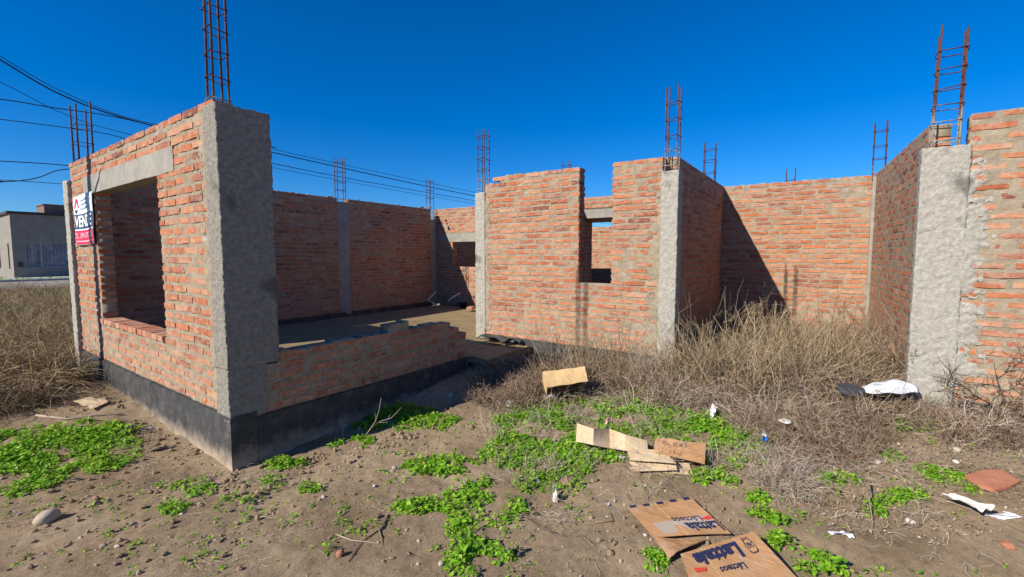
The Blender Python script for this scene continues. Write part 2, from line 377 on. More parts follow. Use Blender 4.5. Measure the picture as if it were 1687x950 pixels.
def rough_box(name, a, b, mat, res=.02, amp=.01, f=14, parent=house, smooth=True, label=None, fine=0.0, taper=None):
    a = np.array(a, float); b = np.array(b, float); ns = np.maximum(1, np.round((b-a)/res).astype(int))
    gr = [np.linspace(a[i], b[i], ns[i]+1) for i in range(3)]
    Vs = []; Fs = []; base = 0
    for i in range(3):
        j, k = (i+1) % 3, (i+2) % 3
        for side in (0, 1):
            A, B = np.meshgrid(gr[j], gr[k], indexing='ij'); P = np.zeros(A.shape+(3,)); P[..., j] = A; P[..., k] = B; P[..., i] = (a, b)[side][i]
            m, n = A.shape; id_ = np.arange(m*n).reshape(m, n)+base
            q = np.stack([id_[:-1, :-1], id_[1:, :-1], id_[1:, 1:], id_[:-1, 1:]], -1).reshape(-1, 4)
            Fs.append(q if side else q[:, ::-1]); Vs.append(P.reshape(-1, 3)); base += m*n
    V = np.concatenate(Vs); F = np.concatenate(Fs)
    key = np.round(V*1e5).astype(np.int64); _, ix, inv = np.unique(key, axis=0, return_index=True, return_inverse=True); inv = inv.ravel()
    V = V[ix]; F = inv[F]
    D = np.stack([fbm3(V+1.7*s, f, 4) for s in (1, 2, 3)], -1)*amp*2+np.stack([fbm3(V+5.1*s, 2.2, 2) for s in (1, 2, 3)], -1)*amp*1.2
    if mat in (M['plaster'], M['plaster_dark']): D = D*.42+np.stack([fbm3(V+3.3*s, 48, 2) for s in (1, 2, 3)], -1)*.019
    V = V+D
    o = mesh_np(name, V, F, mat, parent, smooth=smooth and mat in (M['plaster'], M['plaster_dark']))
    if label: o['label'] = label
    return o
def cage(col, x0, x1, y0, y1, z0, z1, step=.17, lean=(0, 0), r=.0075, limed=.3, first=.06):
    """four bars tied by bent stirrups"""
    rg = random.Random(int(x0*1000+y0*77))
    for (x, y) in ((x0, y0), (x1, y0), (x1, y1), (x0, y1)):
        t = z1+rg.uniform(-.05, .03); lx, ly = lean[0]+rg.uniform(-.008, .008), lean[1]+rg.uniform(-.008, .008)
        MB().tube([(x, y, z0-.03), (x+lx*.5+rg.uniform(-.004, .004), y+ly*.5, (z0+t)/2), (x+lx, y+ly, t)], r, 6).build('rebar_rod', M['rod_limed' if limed else 'rust'], col, True)
    z = z0+first; e = r+.003
    while z < z1-.05:
        k = (z-z0)/(z1-z0); ox, oy = lean[0]*k, lean[1]*k; q = rg.uniform(-.012, .012)
        c = [(x0-e, y0-e, z), (x1+e, y0-e, z+q), (x1+e, y1+e, z+q*.5), (x0-e, y1+e, z-q), (x0-e, y0-e, z+.008), (x0-e+.02, y0+.03, z+.012)]
        MB().tube([(a+ox, b+oy, w) for a, b, w in c], .0045, 5).build('stirrup', M['rod_limed' if limed else 'rust'], col, True); z += step+rg.uniform(-.025, .02)
TOP = 29
# left wall (face X=1.426), runs from the corner pier away along +Y
def u_(Y): return Y-3.55
wall((1.426, 3.55), (0, 1), 3.95, .135, 1, .38, TOP, holes=[(u_(4.67), u_(6.53), .38+6*CH-.03, 2.205), (u_(4.30), u_(6.92), 2.20, 2.405)], res=.014, label='sunlit brick wall with a large unglazed window opening', seed=1,
     top=lambda u: 2.62 if u < 3.7 else 2.62)
rough_box('lintel', (1.422, 4.30, 2.205), (1.572, 6.92, 2.40), M['lintel'], .03, .005, 8, label='cast concrete lintel over the window opening beside the sale sign')
mbs = MB(); y = 4.70
while y < 6.46:
    w_ = rng.uniform(.115, .125); mbs.box((1.405, y, .79), (1.575, y+w_, .845), .004); y += w_+.012
mbs.build('window_sill', M['brick'], house, bevel=.003)
# corner pier: rough plaster
pierA = rough_box('column', (1.415, 3.49, .725), (1.785, 3.69, 2.585), M['plaster_dark'], .0125, .017, 22, label='wide corner pier coated in rough gray cement')
rough_box('column_foot', (1.417, 3.492, .335), (1.685, 3.69, .725), M['plaster_dark'], .0125, .015, 22, parent=pierA)
cage(pierA, 1.455, 1.555, 3.60, 3.70, 2.58, 3.75, .17, r=.008)
# mortar smeared from the pier over the neighbouring bricks
def smear(x, ya, yb, za, zb, nrm, th=.006, seed=0, parent=house, mat='plaster', edge=.35):
    """thin trowelled cement patch with a torn outline on a face of constant X (nrm='x') or constant Y"""
    nu, nz = max(4, int(abs(yb-ya)/.01)), max(4, int((zb-za)/.01)); A, Z = np.meshgrid(np.linspace(ya, yb, nu), np.linspace(za, zb, nz), indexing='ij')
    u = np.linspace(0, 1, nu)[:, None]+0*Z; v = np.linspace(0, 1, nz)[None]+0*Z
    m = (1-u)*1.0+fbm2(A*5+seed, Z*5, 3)*1.3+fbm2(A*28, Z*28+seed, 3)*1.3
    e = np.minimum(1, np.minimum(v, 1-v)*12); m = m*e
    off = th*np.clip(m*2-.9, -.8, .9)+fbm2(A*40, Z*40, 2)*.006
    V = np.stack([x-off if nrm == 'x' else A, A if nrm == 'x' else x-off, Z], -1)
    id_ = np.arange(nu*nz).reshape(nu, nz); k = (m[:-1, :-1] > .30); i, j = np.nonzero(k)
    F = np.stack([id_[i, j], id_[i+1, j], id_[i+1, j+1], id_[i, j+1]], -1)
    mesh_np('mortar_smear', V.reshape(-1, 3), F, M[mat], parent, smooth=True)
smear(1.425, 3.66, 3.84, .40, 2.58, 'x', .007, 3, mat='mortar')
smear(3.499, 1.63, 1.84, .36, .72, 'y', .005, 8, mat='mortar')
# far corner column of the left wall
colB = rough_box('column', (1.39, 7.47, .10), (1.60, 7.66, 2.42), M['plaster'], .02, .010, 16, label='narrow rough cement column at the far end of the wall with the sale sign')
cage(colB, 1.46, 1.585, 7.18, 7.42, 2.61, 3.31, .21, limed=0, r=.009, first=.03)
# plinths
def plinth(a, b, lab=None): return rough_box('plinth', a, b, M['plinth'], .02, .0045, 6, label=lab)
plinth((1.414, 3.482, -.2), (1.60, 7.55, .375), 'black damp-proof plinth under the window wall')
plinth((1.605, 3.484, -.2), (3.99, 3.66, .335), 'black shaded plinth under the low wall')
# low wall in front of the left room
def ltop(u):
    X = 1.66+u
    return .335+CH*(5 if X < 1.80 else 6 if X < 2.86 else 7 if X < 3.12 else 6 if X < 3.72 else 5 if X < 3.86 else 4)+.004
wall((1.66, 3.5), (1, 0), 2.32, .14, -1, .335, 7, bh=.68, top=ltop, res=.012, label='unfinished low brick wall with stepped broken top', seed=2)
# room floor slab
rough_box('floor_slab', (1.60, 3.63, .06), (7.80, 7.60, .350), M['slab'], .08, .004, 2, label='smooth tan concrete floor of the left room')
rough_box('doorstep_slab', (4.0, 3.20, .27), (4.94, 3.63, .345), M['slab'], .025, .02, 7, label='broken slab edge at the gap beside the low wall')
# back wall (faces the camera, in shade)
bx = (7.62-1.58, .27); blen = math.hypot(*bx)
rgz = np.array(bx)/blen; q3 = np.array((1.58, 7.50))+rgz*3.79
wall((1.58, 7.50), bx, 3.53, .14, -1, .43, 31, ch=2.162/31, bh=.68, res=.024, label='shaded back wall of the left room, left of its column', seed=3, bl=.255)
wall(q3, bx, blen-3.79, .14, -1, .43, 31, ch=2.162/31, bh=.68, res=.024, label='shaded back wall of the left room, right of its column', seed=31, bl=.255)
plw = MB(); ya, yb = 7.50+(1.60-1.58)*.0447, 7.50+(7.62-1.58)*.0447
plw.add([(1.60, ya-.004, .3), (7.62, yb-.004, .3), (7.62, yb+.12, .3), (1.60, ya+.12, .3), (1.60, ya-.004, .432), (7.62, yb-.004, .432), (7.62, yb+.12, .432), (1.60, ya+.12, .432)], [(0, 1, 5, 4), (1, 2, 6, 5), (2, 3, 7, 6), (3, 0, 4, 7), (4, 5, 6, 7), (3, 2, 1, 0)])
plw.build('plinth', M['plinth'], house)
cxy = np.array((1.58, 7.50))+rgz*3.66
colI = rough_box('column', (cxy[0]-.125, cxy[1]-.002, .38), (cxy[0]+.125, cxy[1]+.13, 2.53), M['lintel'], .03, .006, 7, label='cast concrete column dividing the back wall of the left room')
cage(colI, cxy[0]-.09, cxy[0]+.08, cxy[1]+.03, cxy[1]+.11, 2.53, 3.36, .17)
colH = rough_box('column', (7.60, 7.778, .33), (7.815, 7.95, 2.36), M['lintel'], .04, .006, 7, label='shaded corner column in the back corner of the left room')
cage(colH, 7.64, 7.77, 7.81, 7.92, 2.36, 3.30, .2)
# rear wall (face X=7.82)
def ur(Y): return 7.90-Y
wall((7.82, 7.90), (0, -1), 8.37, .15, -1, .36, 32, ch=2.239/32, bh=.62, holes=[(ur(7.28), ur(6.15), 1.25, 1.83), (ur(7.68), ur(5.9), 1.825, 2.02), (ur(3.98), ur(3.05), .30, 2.215), (ur(4.35), ur(2.9), 2.21, 2.38)], res=.02, label='long rear brick wall with a window gap and a doorway', seed=4, bl=.255)
rough_box('lintel', (7.815, 5.9, 1.828), (7.975, 7.68, 2.02), M['lintel'], .04, .004, 8, label='lintel over the small gap in the rear wall')
wall((7.98, 3.98), (1, 0), .34, .2, -1, .36, 24, res=.03, seed=71)
rough_box('lintel', (7.81, 2.9, 2.213), (9.0, 4.35, 2.378), M['lintel'], .04, .004, 8, label='pale concrete lintel seen through the open slot of the middle wall')
colF = rough_box('column', (7.83, 1.62, .3), (7.99, 1.86, 2.615), M['lintel'], .04, .006, 8)
cage(colF, 7.70, 7.80, 1.62, 1.78, 2.585, 3.30, .19)
colG = rough_box('column', (7.70, -.385, .25), (7.83, -.335, 2.56), M['lintel'], .03, .006, 8, label='narrow concrete column in the corner behind the dry brush')
cage(colG, 7.80, 7.83, -.46, -.33, 2.56, 3.30, .18, limed=.1)
colJ = rough_box('column', (7.84, 4.24, 1.9), (7.96, 4.46, 2.62), M['lintel'], .04, .004, 8)
cage(colJ, 7.86, 7.94, 4.27, 4.42, 2.60, 3.36, .3, limed=0)
# middle front wall (face X=4.95)
def um(Y): return 3.98-Y
wall((4.95, 3.98), (0, -1), 2.42, .15, -1, .42, 31, ch=2.162/31, bh=.62, holes=[(um(2.555), um(2.115), 1.195, 3)], res=.014, label='sunlit front wall with a tall open slot', seed=5, bl=.25,
     top=lambda u: 2.514 if u < .25 else 2.59)
plinth((4.942, 1.56, .0), (5.09, 3.99, .418), 'worn gray plinth under the slotted front wall')
colD = rough_box('column', (4.938, 3.985, .36), (5.10, 4.155, 2.395), M['plaster'], .014, .010, 22, label='rough cement column at the left end of the slotted wall')
cage(colD, 4.97, 5.07, 4.01, 4.13, 2.39, 3.29, .15)
colC = rough_box('column', (4.937, 1.385, .15), (5.10, 1.565, 2.425), M['plaster'], .014, .012, 22, label='rough cement column at the right end of the slotted wall')
cage(colC, 4.98, 5.07, 1.42, 1.54, 2.42, 3.31, .16)
smear(4.949, 1.54, 1.72, .45, 2.45, 'x', .005, 21, mat='mortar')
smear(4.949, 4.0, 3.88, .42, 2.38, 'x', .005, 22, mat='mortar')
# wall running back from it, shaded side to the camera
wall((5.10, 1.44), (1, .02), 2.72, .14, -1, .36, 32, ch=2.239/32, bh=.64, res=.018, label='shaded brick wall running back from the slotted wall', seed=6)
wall((5.12, 4.10), (1, 0), 2.68, .14, 1, .38, 27, res=.03, seed=61)
# right recess: wall facing left, then the right pier and right front wall
wall((7.80, -.36), (-2.70, -.205), 2.708, .14, -1, .36, 32, ch=2.239/32, bh=.64, res=.016, label='sunlit side wall between the rear corner and the right pier', seed=7, start=1, relief=.45)
colE = rough_box('column', (4.937, -.80, .15), (5.10, -.515, 2.39), M['plaster'], .0125, .013, 22, label='broad rough cement pier on the right')
cage(colE, 4.98, 5.07, -.735, -.575, 2.385, 3.32, .15, lean=(.01, -.01))
wall((4.95, -.79), (0, -1), 4.2, .15, -1, .38, 30, ch=.0746, bh=.52, hj=(.03, .065), res=.013, label='brick front wall at the right edge', seed=8, bl=.26)
smear(4.947, -.74, -.99, .45, 2.37, 'x', .012, 33)
plinth((4.944, -5.0, .0), (5.09, -.80, .378))
# rear rooms beyond
wall((9.95, 7.8), (0, -1), 7.3, .15, -1, .25, 25, res=.035, label='lower far brick wall seen through the slot', seed=9)
wall((8.0, 7.80), (1, 0), 1.92, .14, -1, .25, TOP, res=.035, seed=10)
colK = rough_box('column', (10.11, .74, .2), (10.27, 1.0, 2.6), M['lintel'], .05, .005, 8)
cage(colK, 10.14, 10.24, .72, .86, 2.6, 3.17, .3, limed=0)
# bits of block left on the middle column head and stack beside rebar
# stray mortar crumbs on wall tops
mb = MB()
for k in range(150):
    w = random.choice([(1.5, None, 2.62), (None, 7.6, 2.59), (5.03, 'm', 2.585), (7.9, 'r', 2.60)])
    x = w[0] if w[0] else random.uniform(2, 7.5); y = w[1] if isinstance(w[1], float) else random.uniform(3.8, 7.3) if w[1] is None else random.uniform(2.7, 3.7) if w[1] == 'm' else random.uniform(-.3, 1.4)
    s = random.uniform(.006, .02); mb.box((x-s+random.uniform(-.04, .04), y-s*1.5, w[2]-.005), (x+s, y+s*1.5, w[2]+s*.7), s*.4)
tag(mb.build('mortar_crumbs', M['mortar'], house), kind='stuff')
#PART2
# ------------------------------------------------------------ street and house far off on the left
def poly_sheet(name, pts, z, mat, kind='structure', th=None):
    mb = MB(); n = len(pts); V = [(x, y, z) for x, y in pts]
    if th: mb.add(V+[(x, y, z-th) for x, y in pts], [tuple(range(n)), tuple(range(n, 2*n))[::-1]]+[(i, n+i, n+(i+1) % n, (i+1) % n) for i in range(n)])
    else: mb.add(V, [tuple(range(n))])
    return tag(mb.build(name, mat), kind=kind)
poly_sheet('street', [(-60, 24.5), (60, 24.5), (60, 31.5), (-60, 31.5)], .24, M['asphalt'])
poly_sheet('pavement', [(-60, 32.5), (60, 32.5), (60, 34.0), (-60, 34.0)], .34, M['path'], th=.3)
poly_sheet('driveway', [(3.2, 31.6), (6.2, 31.6), (5.9, 32.48), (3.6, 32.48)], .335, M['path'], th=.3)
fh = empty('flat_roofed_house', (8.5, 40, .1), 'low gray flat-roofed house across the street with a curtained window', 'house')
mb = MB(); X0, X1, Y0, Y1, ZB, ZT = 4.5, 13, 37.0, 45, -.1, 3.75
wx0, wx1, wz0, wz1 = 4.98, 7.05, .76, 2.18
mb.box((X0, Y0, ZB), (wx0, Y0+.2, ZT)).box((wx1, Y0, ZB), (X1, Y0+.2, ZT)).box((wx0, Y0, ZB), (wx1, Y0+.2, wz0)).box((wx0, Y0, wz1), (wx1, Y0+.2, ZT))
wl = mb.build('wall', M['render'], fh); wl['label'] = 'shaded gray street wall around the curtained window'
# side wall with two narrow window slots
mb = MB(); ys = [(Y0+.2, 38.0, 0), (38.0, 38.45, 1), (38.45, 41.2, 0), (41.2, 41.7, 1), (41.7, Y1, 0)]
for a, b, s_ in ys:
    if s_: mb.box((X0, a, ZB), (X0+.2, b, .7)).box((X0, a, 2.15), (X0+.2, b, ZT))
    else: mb.box((X0, a, ZB), (X0+.2, b, ZT))
mb.build('wall', M['render'], fh)['label'] = 'sunlit side wall with narrow window slots'
MB().box((X0+.2, Y1-.2, ZB), (X1, Y1, ZT)).build('wall', M['render'], fh)
MB().box((X1-.2, Y0+.2, ZB), (X1, Y1-.2, ZT)).build('wall', M['render'], fh)
MB().box((X0-.12, Y0-.14, ZT), (X1+.1, Y1+.1, ZT+.14)).build('roof', flat('dark_roof_edge', (.05, .045, .045)), fh)
wi = MB(); 
for a, b in ((wx0, wx0+.07), (5.58, 5.68), (wx1-.07, wx1)): wi.box((a, Y0+.05, wz0), (b, Y0+.11, wz1))
wi.box((wx0, Y0+.045, wz0), (wx1, Y0+.105, wz0+.07)).box((wx0, Y0+.045, wz1-.06), (wx1, Y0+.105, wz1))
win = wi.build('window', M['metalpost'], fh)
cu = MB(); n = 90; V = []
for i in range(n+1):
    x = wx0+.03+(wx1-wx0-.06)*i/n; V += [(x, Y0+.145+.03*math.sin(i*.9)+.015*math.sin(i*2.3), z) for z in (wz0+.03, wz1-.03)]
cu.add(V, [(2*i, 2*i+2, 2*i+3, 2*i+1) for i in range(n)]); cu.build('curtain', M['curtain'], win, True)
MB().box((4.68, Y0-.08, .82), (4.86, Y0-.002, 1.08)).build('meter_box', M['darkplastic'], fh)
MB().box((5.93, Y0+.4, ZT+.142), (9.4, Y0+2.4, ZT+.62)).box((5.88, Y0+.35, ZT+.622), (9.45, Y0+2.45, ZT+.68)).build('roof_tank_housing', M['terracotta'], fh)
MB().box((X0-.004, Y0-.9, .12), (X1, Y0-.01, .2)).build('walkway_slab', M['path'], fh)

# ------------------------------------------------------------ overhead wires
def wire(name, px, Y, r, label):
    pts = [ony(x, y, Y) for x, y in px]
    P = []
    for i in range(len(pts)-1):      # smooth run through the sag points
        a = pts[max(i-1, 0)]; b, c = pts[i], pts[i+1]; d = pts[min(i+2, len(pts)-1)]
        for t in np.arange(0, 1, .2): P.append(.5*((2*b)+(c-a)*t+(2*a-5*b+4*c-d)*t*t+(3*b-a-3*c+d)*t**3))
    P.append(pts[-1]); a = P[0]-P[1]; a /= abs(a[0]); b = P[-1]-P[-2]; b /= abs(b[0]); b[2] = max(b[2], -.01)
    P = [P[0]+a*18*np.array([1, 1, 1.25])]+P+[P[-1]+b*40]
    o = MB().tube([tuple(p) for p in P], r, 6).build(name, M['wire'], None, True); return tag(o, label, 'wire', 'overhead wires')
wire('overhead_wire', [(-190, -20), (0, 98), (110, 160), (237, 203), (445, 250), (780, 322), (1000, 360)], 16, .017, 'thick black wire that sags lowest to the top edge of the window wall')
wire('overhead_wire', [(-190, -28), (0, 92), (110, 154), (235, 200), (445, 240), (560, 270), (1000, 362)], 16.2, .009, 'thin wire just above the thick sagging one')
wire('overhead_wire', [(-190, 140), (0, 163), (80, 176), (237, 203), (445, 268), (780, 330), (1000, 365)], 16.6, .012, 'black wire crossing under the thick one beside the bare rebar')
wire('overhead_wire', [(-190, 60), (0, 135), (100, 185), (205, 219), (445, 275), (780, 335), (1000, 368)], 17, .008, 'thin wire running down behind the far rebar cage')
wire('overhead_wire', [(-190, 172), (0, 196), (115, 211), (195, 225), (300, 262), (445, 330), (780, 380)], 17.4, .010, 'level thin wire between the thick wires and the house roof')
wire('overhead_wire', [(-190, 255), (0, 265), (115, 273), (240, 292), (445, 335), (700, 365)], 18, .012, 'level wire meeting the far left column, topmost of the lower wires')
wire('overhead_wire', [(-190, 296), (0, 299), (60, 293), (115, 278), (240, 285), (445, 338), (700, 365)], 18.4, .013, 'wire that rises towards the far left column')
wire('overhead_wire', [(-190, 296), (0, 300), (120, 304), (700, 350)], 18.9, .009, 'lowest wire just above the flat roof')

# service post outside the frame on the left: its shadow runs down the window wall
post = empty('service_post', (-.55, 7.33, .1), 'tall galvanised meter post standing left of the house', 'post')
MB().tube([(-.55, 7.33, -.1), (-.55, 7.33, 4.05)], .068, 14).build('mast', M['metalpost'], post, True)
MB().tube([(-.55, 7.2, 3.55), (-.55, 6.95, 3.72), (-.55, 6.9, 3.8)], .016, 8).build('bracket', M['metalpost'], post, True)

# ------------------------------------------------------------ sale sign on the window wall
def text_obj(txt, font_h, mat, name, parent, origin, xd, yd, bold=.0, sx=1.0, th=.0012, align='LEFT'):
    c = bpy.data.curves.new('t', 'FONT'); c.body = txt; c.size = 1; c.offset = bold; c.extrude = 0; c.align_x = align; c.resolution_u = 3
    t = bpy.data.objects.new('t', c); S.collection.objects.link(t)
    me = bpy.data.meshes.new_from_object(t); bpy.data.objects.remove(t); bpy.data.curves.remove(c)
    xd = Vector(xd).normalized(); yd = (Vector(yd)-xd*Vector(yd).dot(xd)).normalized(); nd = xd.cross(yd)
    for v in me.vertices:
        p = v.co.copy(); v.co = Vector(origin)+xd*(p.x*font_h*sx)+yd*(p.y*font_h)+nd*th
    me.materials.clear(); me.materials.append(mat); me.name = name
    return link(name, me, parent)
sg_ = empty('sale_sign', (1.41, 6.92, 1.93), 'printed white, navy and red VENDE banner nailed beside the window opening', 'sign')
def sq(u, v, d=0): # u to the viewer's right (towards -Y), v up
    Yy = 7.29-.755*u; z = 1.652+.555*v+.012*u-.03*math.sin(u*3.14)*(1-v)*.3
    return (1.408-d-.008*math.sin(u*7+v*3)-.004*math.sin(v*9), Yy, z)
def strip(name, u0, u1, v0, v1, mat, d, parent, n=14):
    V = [sq(u0+(u1-u0)*i/n, v0+(v1-v0)*j/n, d) for i in range(n+1) for j in range(n+1)]; F = [(i*(n+1)+j, i*(n+1)+j+1, (i+1)*(n+1)+j+1, (i+1)*(n+1)+j) for i in range(n) for j in range(n)]
    return MB().add(V, F).build(name, mat, parent, True)
bn = strip('banner', 0, 1, 0, 1, M['white'], 0, sg_)
sm_ = bn.modifiers.new('s', 'SOLIDIFY'); sm_.thickness = .001; sm_.offset = 0
def onsign(o, d=.004):
    for v in o.data.vertices:
        u, w = v.co.x, v.co.y; v.co = sq(u, w, d)
    return o
def stext(txt, u, v, h, w, mat, name, bold=.02, d=.0065):
    c = bpy.data.curves.new('t', 'FONT'); c.body = txt; c.size = 1; c.offset = bold; c.resolution_u = 3
    t = bpy.data.objects.new('t', c); S.collection.objects.link(t); me = bpy.data.meshes.new_from_object(t); bpy.data.objects.remove(t)
    xs = [q.co.x for q in me.vertices]; ysv = [q.co.y for q in me.vertices]; a, b, cc, dd = min(xs), max(xs), min(ysv), max(ysv)
    for q in me.vertices:
        q.co = sq(u+w*(q.co.x-a)/(b-a), v+h*(q.co.y-cc)/(dd-cc), d)
    me.materials.clear(); me.materials.append(mat); return link(name, me, sg_)
nb_ = strip('navy_band', .01, .99, .33, .63, M['navy'], .0035, sg_)
cb_ = strip('red_band', .03, .985, .02, .30, M['crimson'], .0035, sg_)
stext('VENDE', .05, .365, .235, .90, M['white'], 'lettering', .03)
stext('TEL. 299-5707720', .07, .14, .11, .86, M['pink'], 'lettering', .02)
strip('small_print', .07, .93, .065, .09, M['pink'], .0065, sg_)
def spoly(pts, mat, name): return MB().add([sq(u, v, .0035) for u, v in pts], [tuple(range(len(pts)))]).build(name, mat, sg_)
MB().add([sq(u, v, .0035) for u, v in [(.04, .76), (.10, .93), (.13, .97), (.20, .93), (.25, .76), (.21, .76), (.145, .90), (.085, .76)]], [(0, 1, 2, 7), (7, 2, 2+1, 4), ]+[(4, 5, 6)] if False else [(0, 1, 6, 7), (1, 2, 3, 6), (3, 4, 5, 6)]).build('house_logo', M['crimson'], sg_)
spoly([(.05, .72), (.20, .72), (.10, .64)], M['navy'], 'house_logo')
for v, a, b in ((.88, .34, .92), (.80, .34, .80), (.72, .30, .88)): strip('small_print', a, b, v, v+.03, M['grayp'], .0065, sg_)

# ------------------------------------------------------------ plants: vectorised stems and leaves
def chains(B, D, Ln, nseg, curl, r0, r1, mat, name, parent=None, droop=0., rs=rng, sides=3):
    n = len(B); B = np.asarray(B, float); D = D/np.linalg.norm(D, axis=1)[:, None]; pts = [B]; p = B; d = D
    for i in range(nseg):
        d = d+rs.normal(0, 1, (n, 3))*np.asarray(curl).reshape(-1, 1); d[:, 2] -= droop*(i+1)/nseg; d /= np.linalg.norm(d, axis=1)[:, None]
        p = p+d*(np.asarray(Ln)/nseg)[:, None]; pts.append(p)
    P = np.stack(pts, 1)
    dv = np.gradient(P, axis=1); dv /= np.linalg.norm(dv, axis=2)[..., None]+1e-9
    a = np.cross(dv, rs.normal(0, 1, (n, 1, 3))+0*dv); a /= np.linalg.norm(a, axis=2)[..., None]+1e-9; b = np.cross(dv, a)
    rad = (np.asarray(r0).reshape(-1, 1)+(np.asarray(r1)-np.asarray(r0)).reshape(-1, 1)*np.linspace(0, 1, nseg+1)[None])[..., None]
    V = np.stack([P+(a*math.cos(t)+b*math.sin(t))*rad for t in [2*math.pi*k/sides for k in range(sides)]], 2)
    F = []
    for i in range(nseg):
        for k in range(sides): F.append((i*sides+k, i*sides+(k+1) % sides, (i+1)*sides+(k+1) % sides, (i+1)*sides+k))
    F = (np.array(F)[None]+(np.arange(n)*(nseg+1)*sides)[:, None, None]).reshape(-1, 4)
    return (V.reshape(-1, 3), F), P
def merge(parts, name, mat, parent=None):
    V = []; F = []; b = 0
    for v, f in parts: V.append(v); F.append(f+b); b += len(v)
    return mesh_np(name, np.concatenate(V), np.concatenate(F), mat, parent)
def inpoly(x, y, poly):
    c = np.zeros(len(x), bool); n = len(poly)
    for i in range(n):
        x0, y0 = poly[i]; x1, y1 = poly[(i+1) % n]
        c ^= ((y0 > y) != (y1 > y)) & (x < (x1-x0)*(y-y0)/((y1-y0) if y1 != y0 else 1e-9)+x0)
    return c
def gpoly(px, dz=0): return [tuple(G(x, y, dz)[:2]) for x, y in px]
def scatter(poly, n, rs=rng):
    P = np.array(poly); lo, hi = P.min(0), P.max(0); out = []
    while sum(map(len, out)) < n:
        q = rs.uniform(lo, hi, (n*2, 2)); out.append(q[inpoly(q[:, 0], q[:, 1], poly)])
    return np.concatenate(out)[:n]
def updir(n, spread, rs=rng):
    d = rs.normal(0, spread, (n, 3)); d[:, 2] = 1; return d
def on_ground(q, dz=0): return np.stack([q[:, 0], q[:, 1], gh(q[:, 0], q[:, 1], False)+dz], 1)
def leaves(C, size, nl, rs=rng):
    """rosettes of small spoon-shaped leaves: C centres, size per plant, nl leaves each"""
    n = len(C)*nl; c = np.repeat(C, nl, 0); s = np.repeat(size, nl)*rs.uniform(.5, 1.2, n); az = rs.uniform(0, 2*math.pi, n); el = rs.uniform(.05, 1.25, n)
    hd = np.stack([np.cos(az), np.sin(az), 0*az], 1); up = np.array([0, 0, 1.])
    dirv = hd*np.cos(el)[:, None]+up*np.sin(el)[:, None]; st = c+dirv*(s*rs.uniform(.2, 1.0, n))[:, None]
    el2 = el-rs.uniform(.3, 1.1, n); ld = hd*np.cos(el2)[:, None]+up*np.sin(el2)[:, None]; sd = np.stack([-np.sin(az), np.cos(az), rs.normal(0, .35, n)], 1)
    nm = np.cross(ld, sd); L = (s*.95)[:, None]; w = (s*.32)[:, None]
    V = np.stack([st, st+ld*L*.45-sd*w+nm*L*.09, st+ld*L*.5-nm*L*.02, st+ld*L*.45+sd*w+nm*L*.09, st+ld*L*.85-sd*w*.7-nm*L*.02, st+ld*L*1.02-nm*L*.12, st+ld*L*.85+sd*w*.7-nm*L*.02], 1)
    F = np.array([(0, 1, 2, 2), (0, 2, 3, 3), (1, 4, 5, 2), (2, 5, 6, 3)])
    F = np.array([(0, 2, 1), (0, 3, 2), (1, 2, 4), (2, 5, 4), (2, 6, 5), (2, 3, 6)])
    return V.reshape(-1, 3), (F[None]+(np.arange(n)*7)[:, None, None]).reshape(-1, 3)
def ell(cx, cy, rx, ry, n=18, rot=0): return [(cx+rx*math.cos(t)*math.cos(rot)-ry*math.sin(t)*math.sin(rot), cy+rx*math.cos(t)*math.sin(rot)+ry*math.sin(t)*math.cos(rot)) for t in [2*math.pi*k/n for k in range(n)]]
def area(poly): return abs(sum(poly[i][0]*poly[(i+1) % len(poly)][1]-poly[(i+1) % len(poly)][0]*poly[i][1] for i in range(len(poly))))/2
def patch(e, dens=2300, size=.024, edge=.35):
    poly = gpoly(ell(*e)); n = int(area(poly)*dens)+6; q = scatter(poly, n)
    m = fbm2(q[:, 0]*8, q[:, 1]*8, 3) > -.01+rng.uniform(-.16, .16, len(q)); q = q[m] if m.sum() > 4 else q
    return on_ground(q, rng.uniform(-.002, .012, len(q)).reshape(-1))
cover = [(100, 742, 112, 36), (30, 775, 60, 36), (150, 712, 60, 16), (60, 790, 45, 12),
         (655, 683, 60, 12), (848, 705, 38, 22), (838, 745, 42, 24), (905, 668, 70, 9), (925, 715, 30, 28), (905, 795, 48, 18), (955, 742, 58, 18), (940, 770, 30, 20),
         (1085, 698, 88, 22), (1150, 720, 60, 24), (1190, 745, 45, 30), (1165, 780, 30, 14), (1205, 797, 14, 8), (1000, 690, 40, 8),
         (775, 812, 36, 22), (800, 842, 50, 26), (780, 875, 38, 20), (775, 912, 35, 20), (760, 938, 25, 10), (820, 905, 22, 18),
         (1285, 890, 22, 16), (1335, 668, 26, 8), (1430, 697, 26, 9), (1515, 700, 36, 12), (1245, 820, 14, 7), (1350, 935, 30, 14), (1385, 793, 30, 8), (1265, 760, 18, 10), (1470, 752, 22, 6), (880, 690, 60, 14), (870, 725, 40, 24), (880, 762, 46, 18), (990, 752, 50, 12), (1040, 690, 60, 14), (1120, 690, 80, 14), (1230, 735, 40, 16), (640, 700, 50, 10), (1000, 668, 90, 7), (470, 765, 30, 6), (700, 835, 40, 10), (1290, 860, 24, 10), (730, 770, 60, 12), (1160, 650, 60, 14), (1060, 655, 40, 10), (1340, 690, 40, 10)]
pp = []
for e in cover:
    sz = .026
    c = patch((e[0], e[1], e[2]*1.18, e[3]*1.2, *e[4:])); pp.append(leaves(c, rng.uniform(.35, 1.0, len(c))**1.5*sz*1.2+.005, 9))
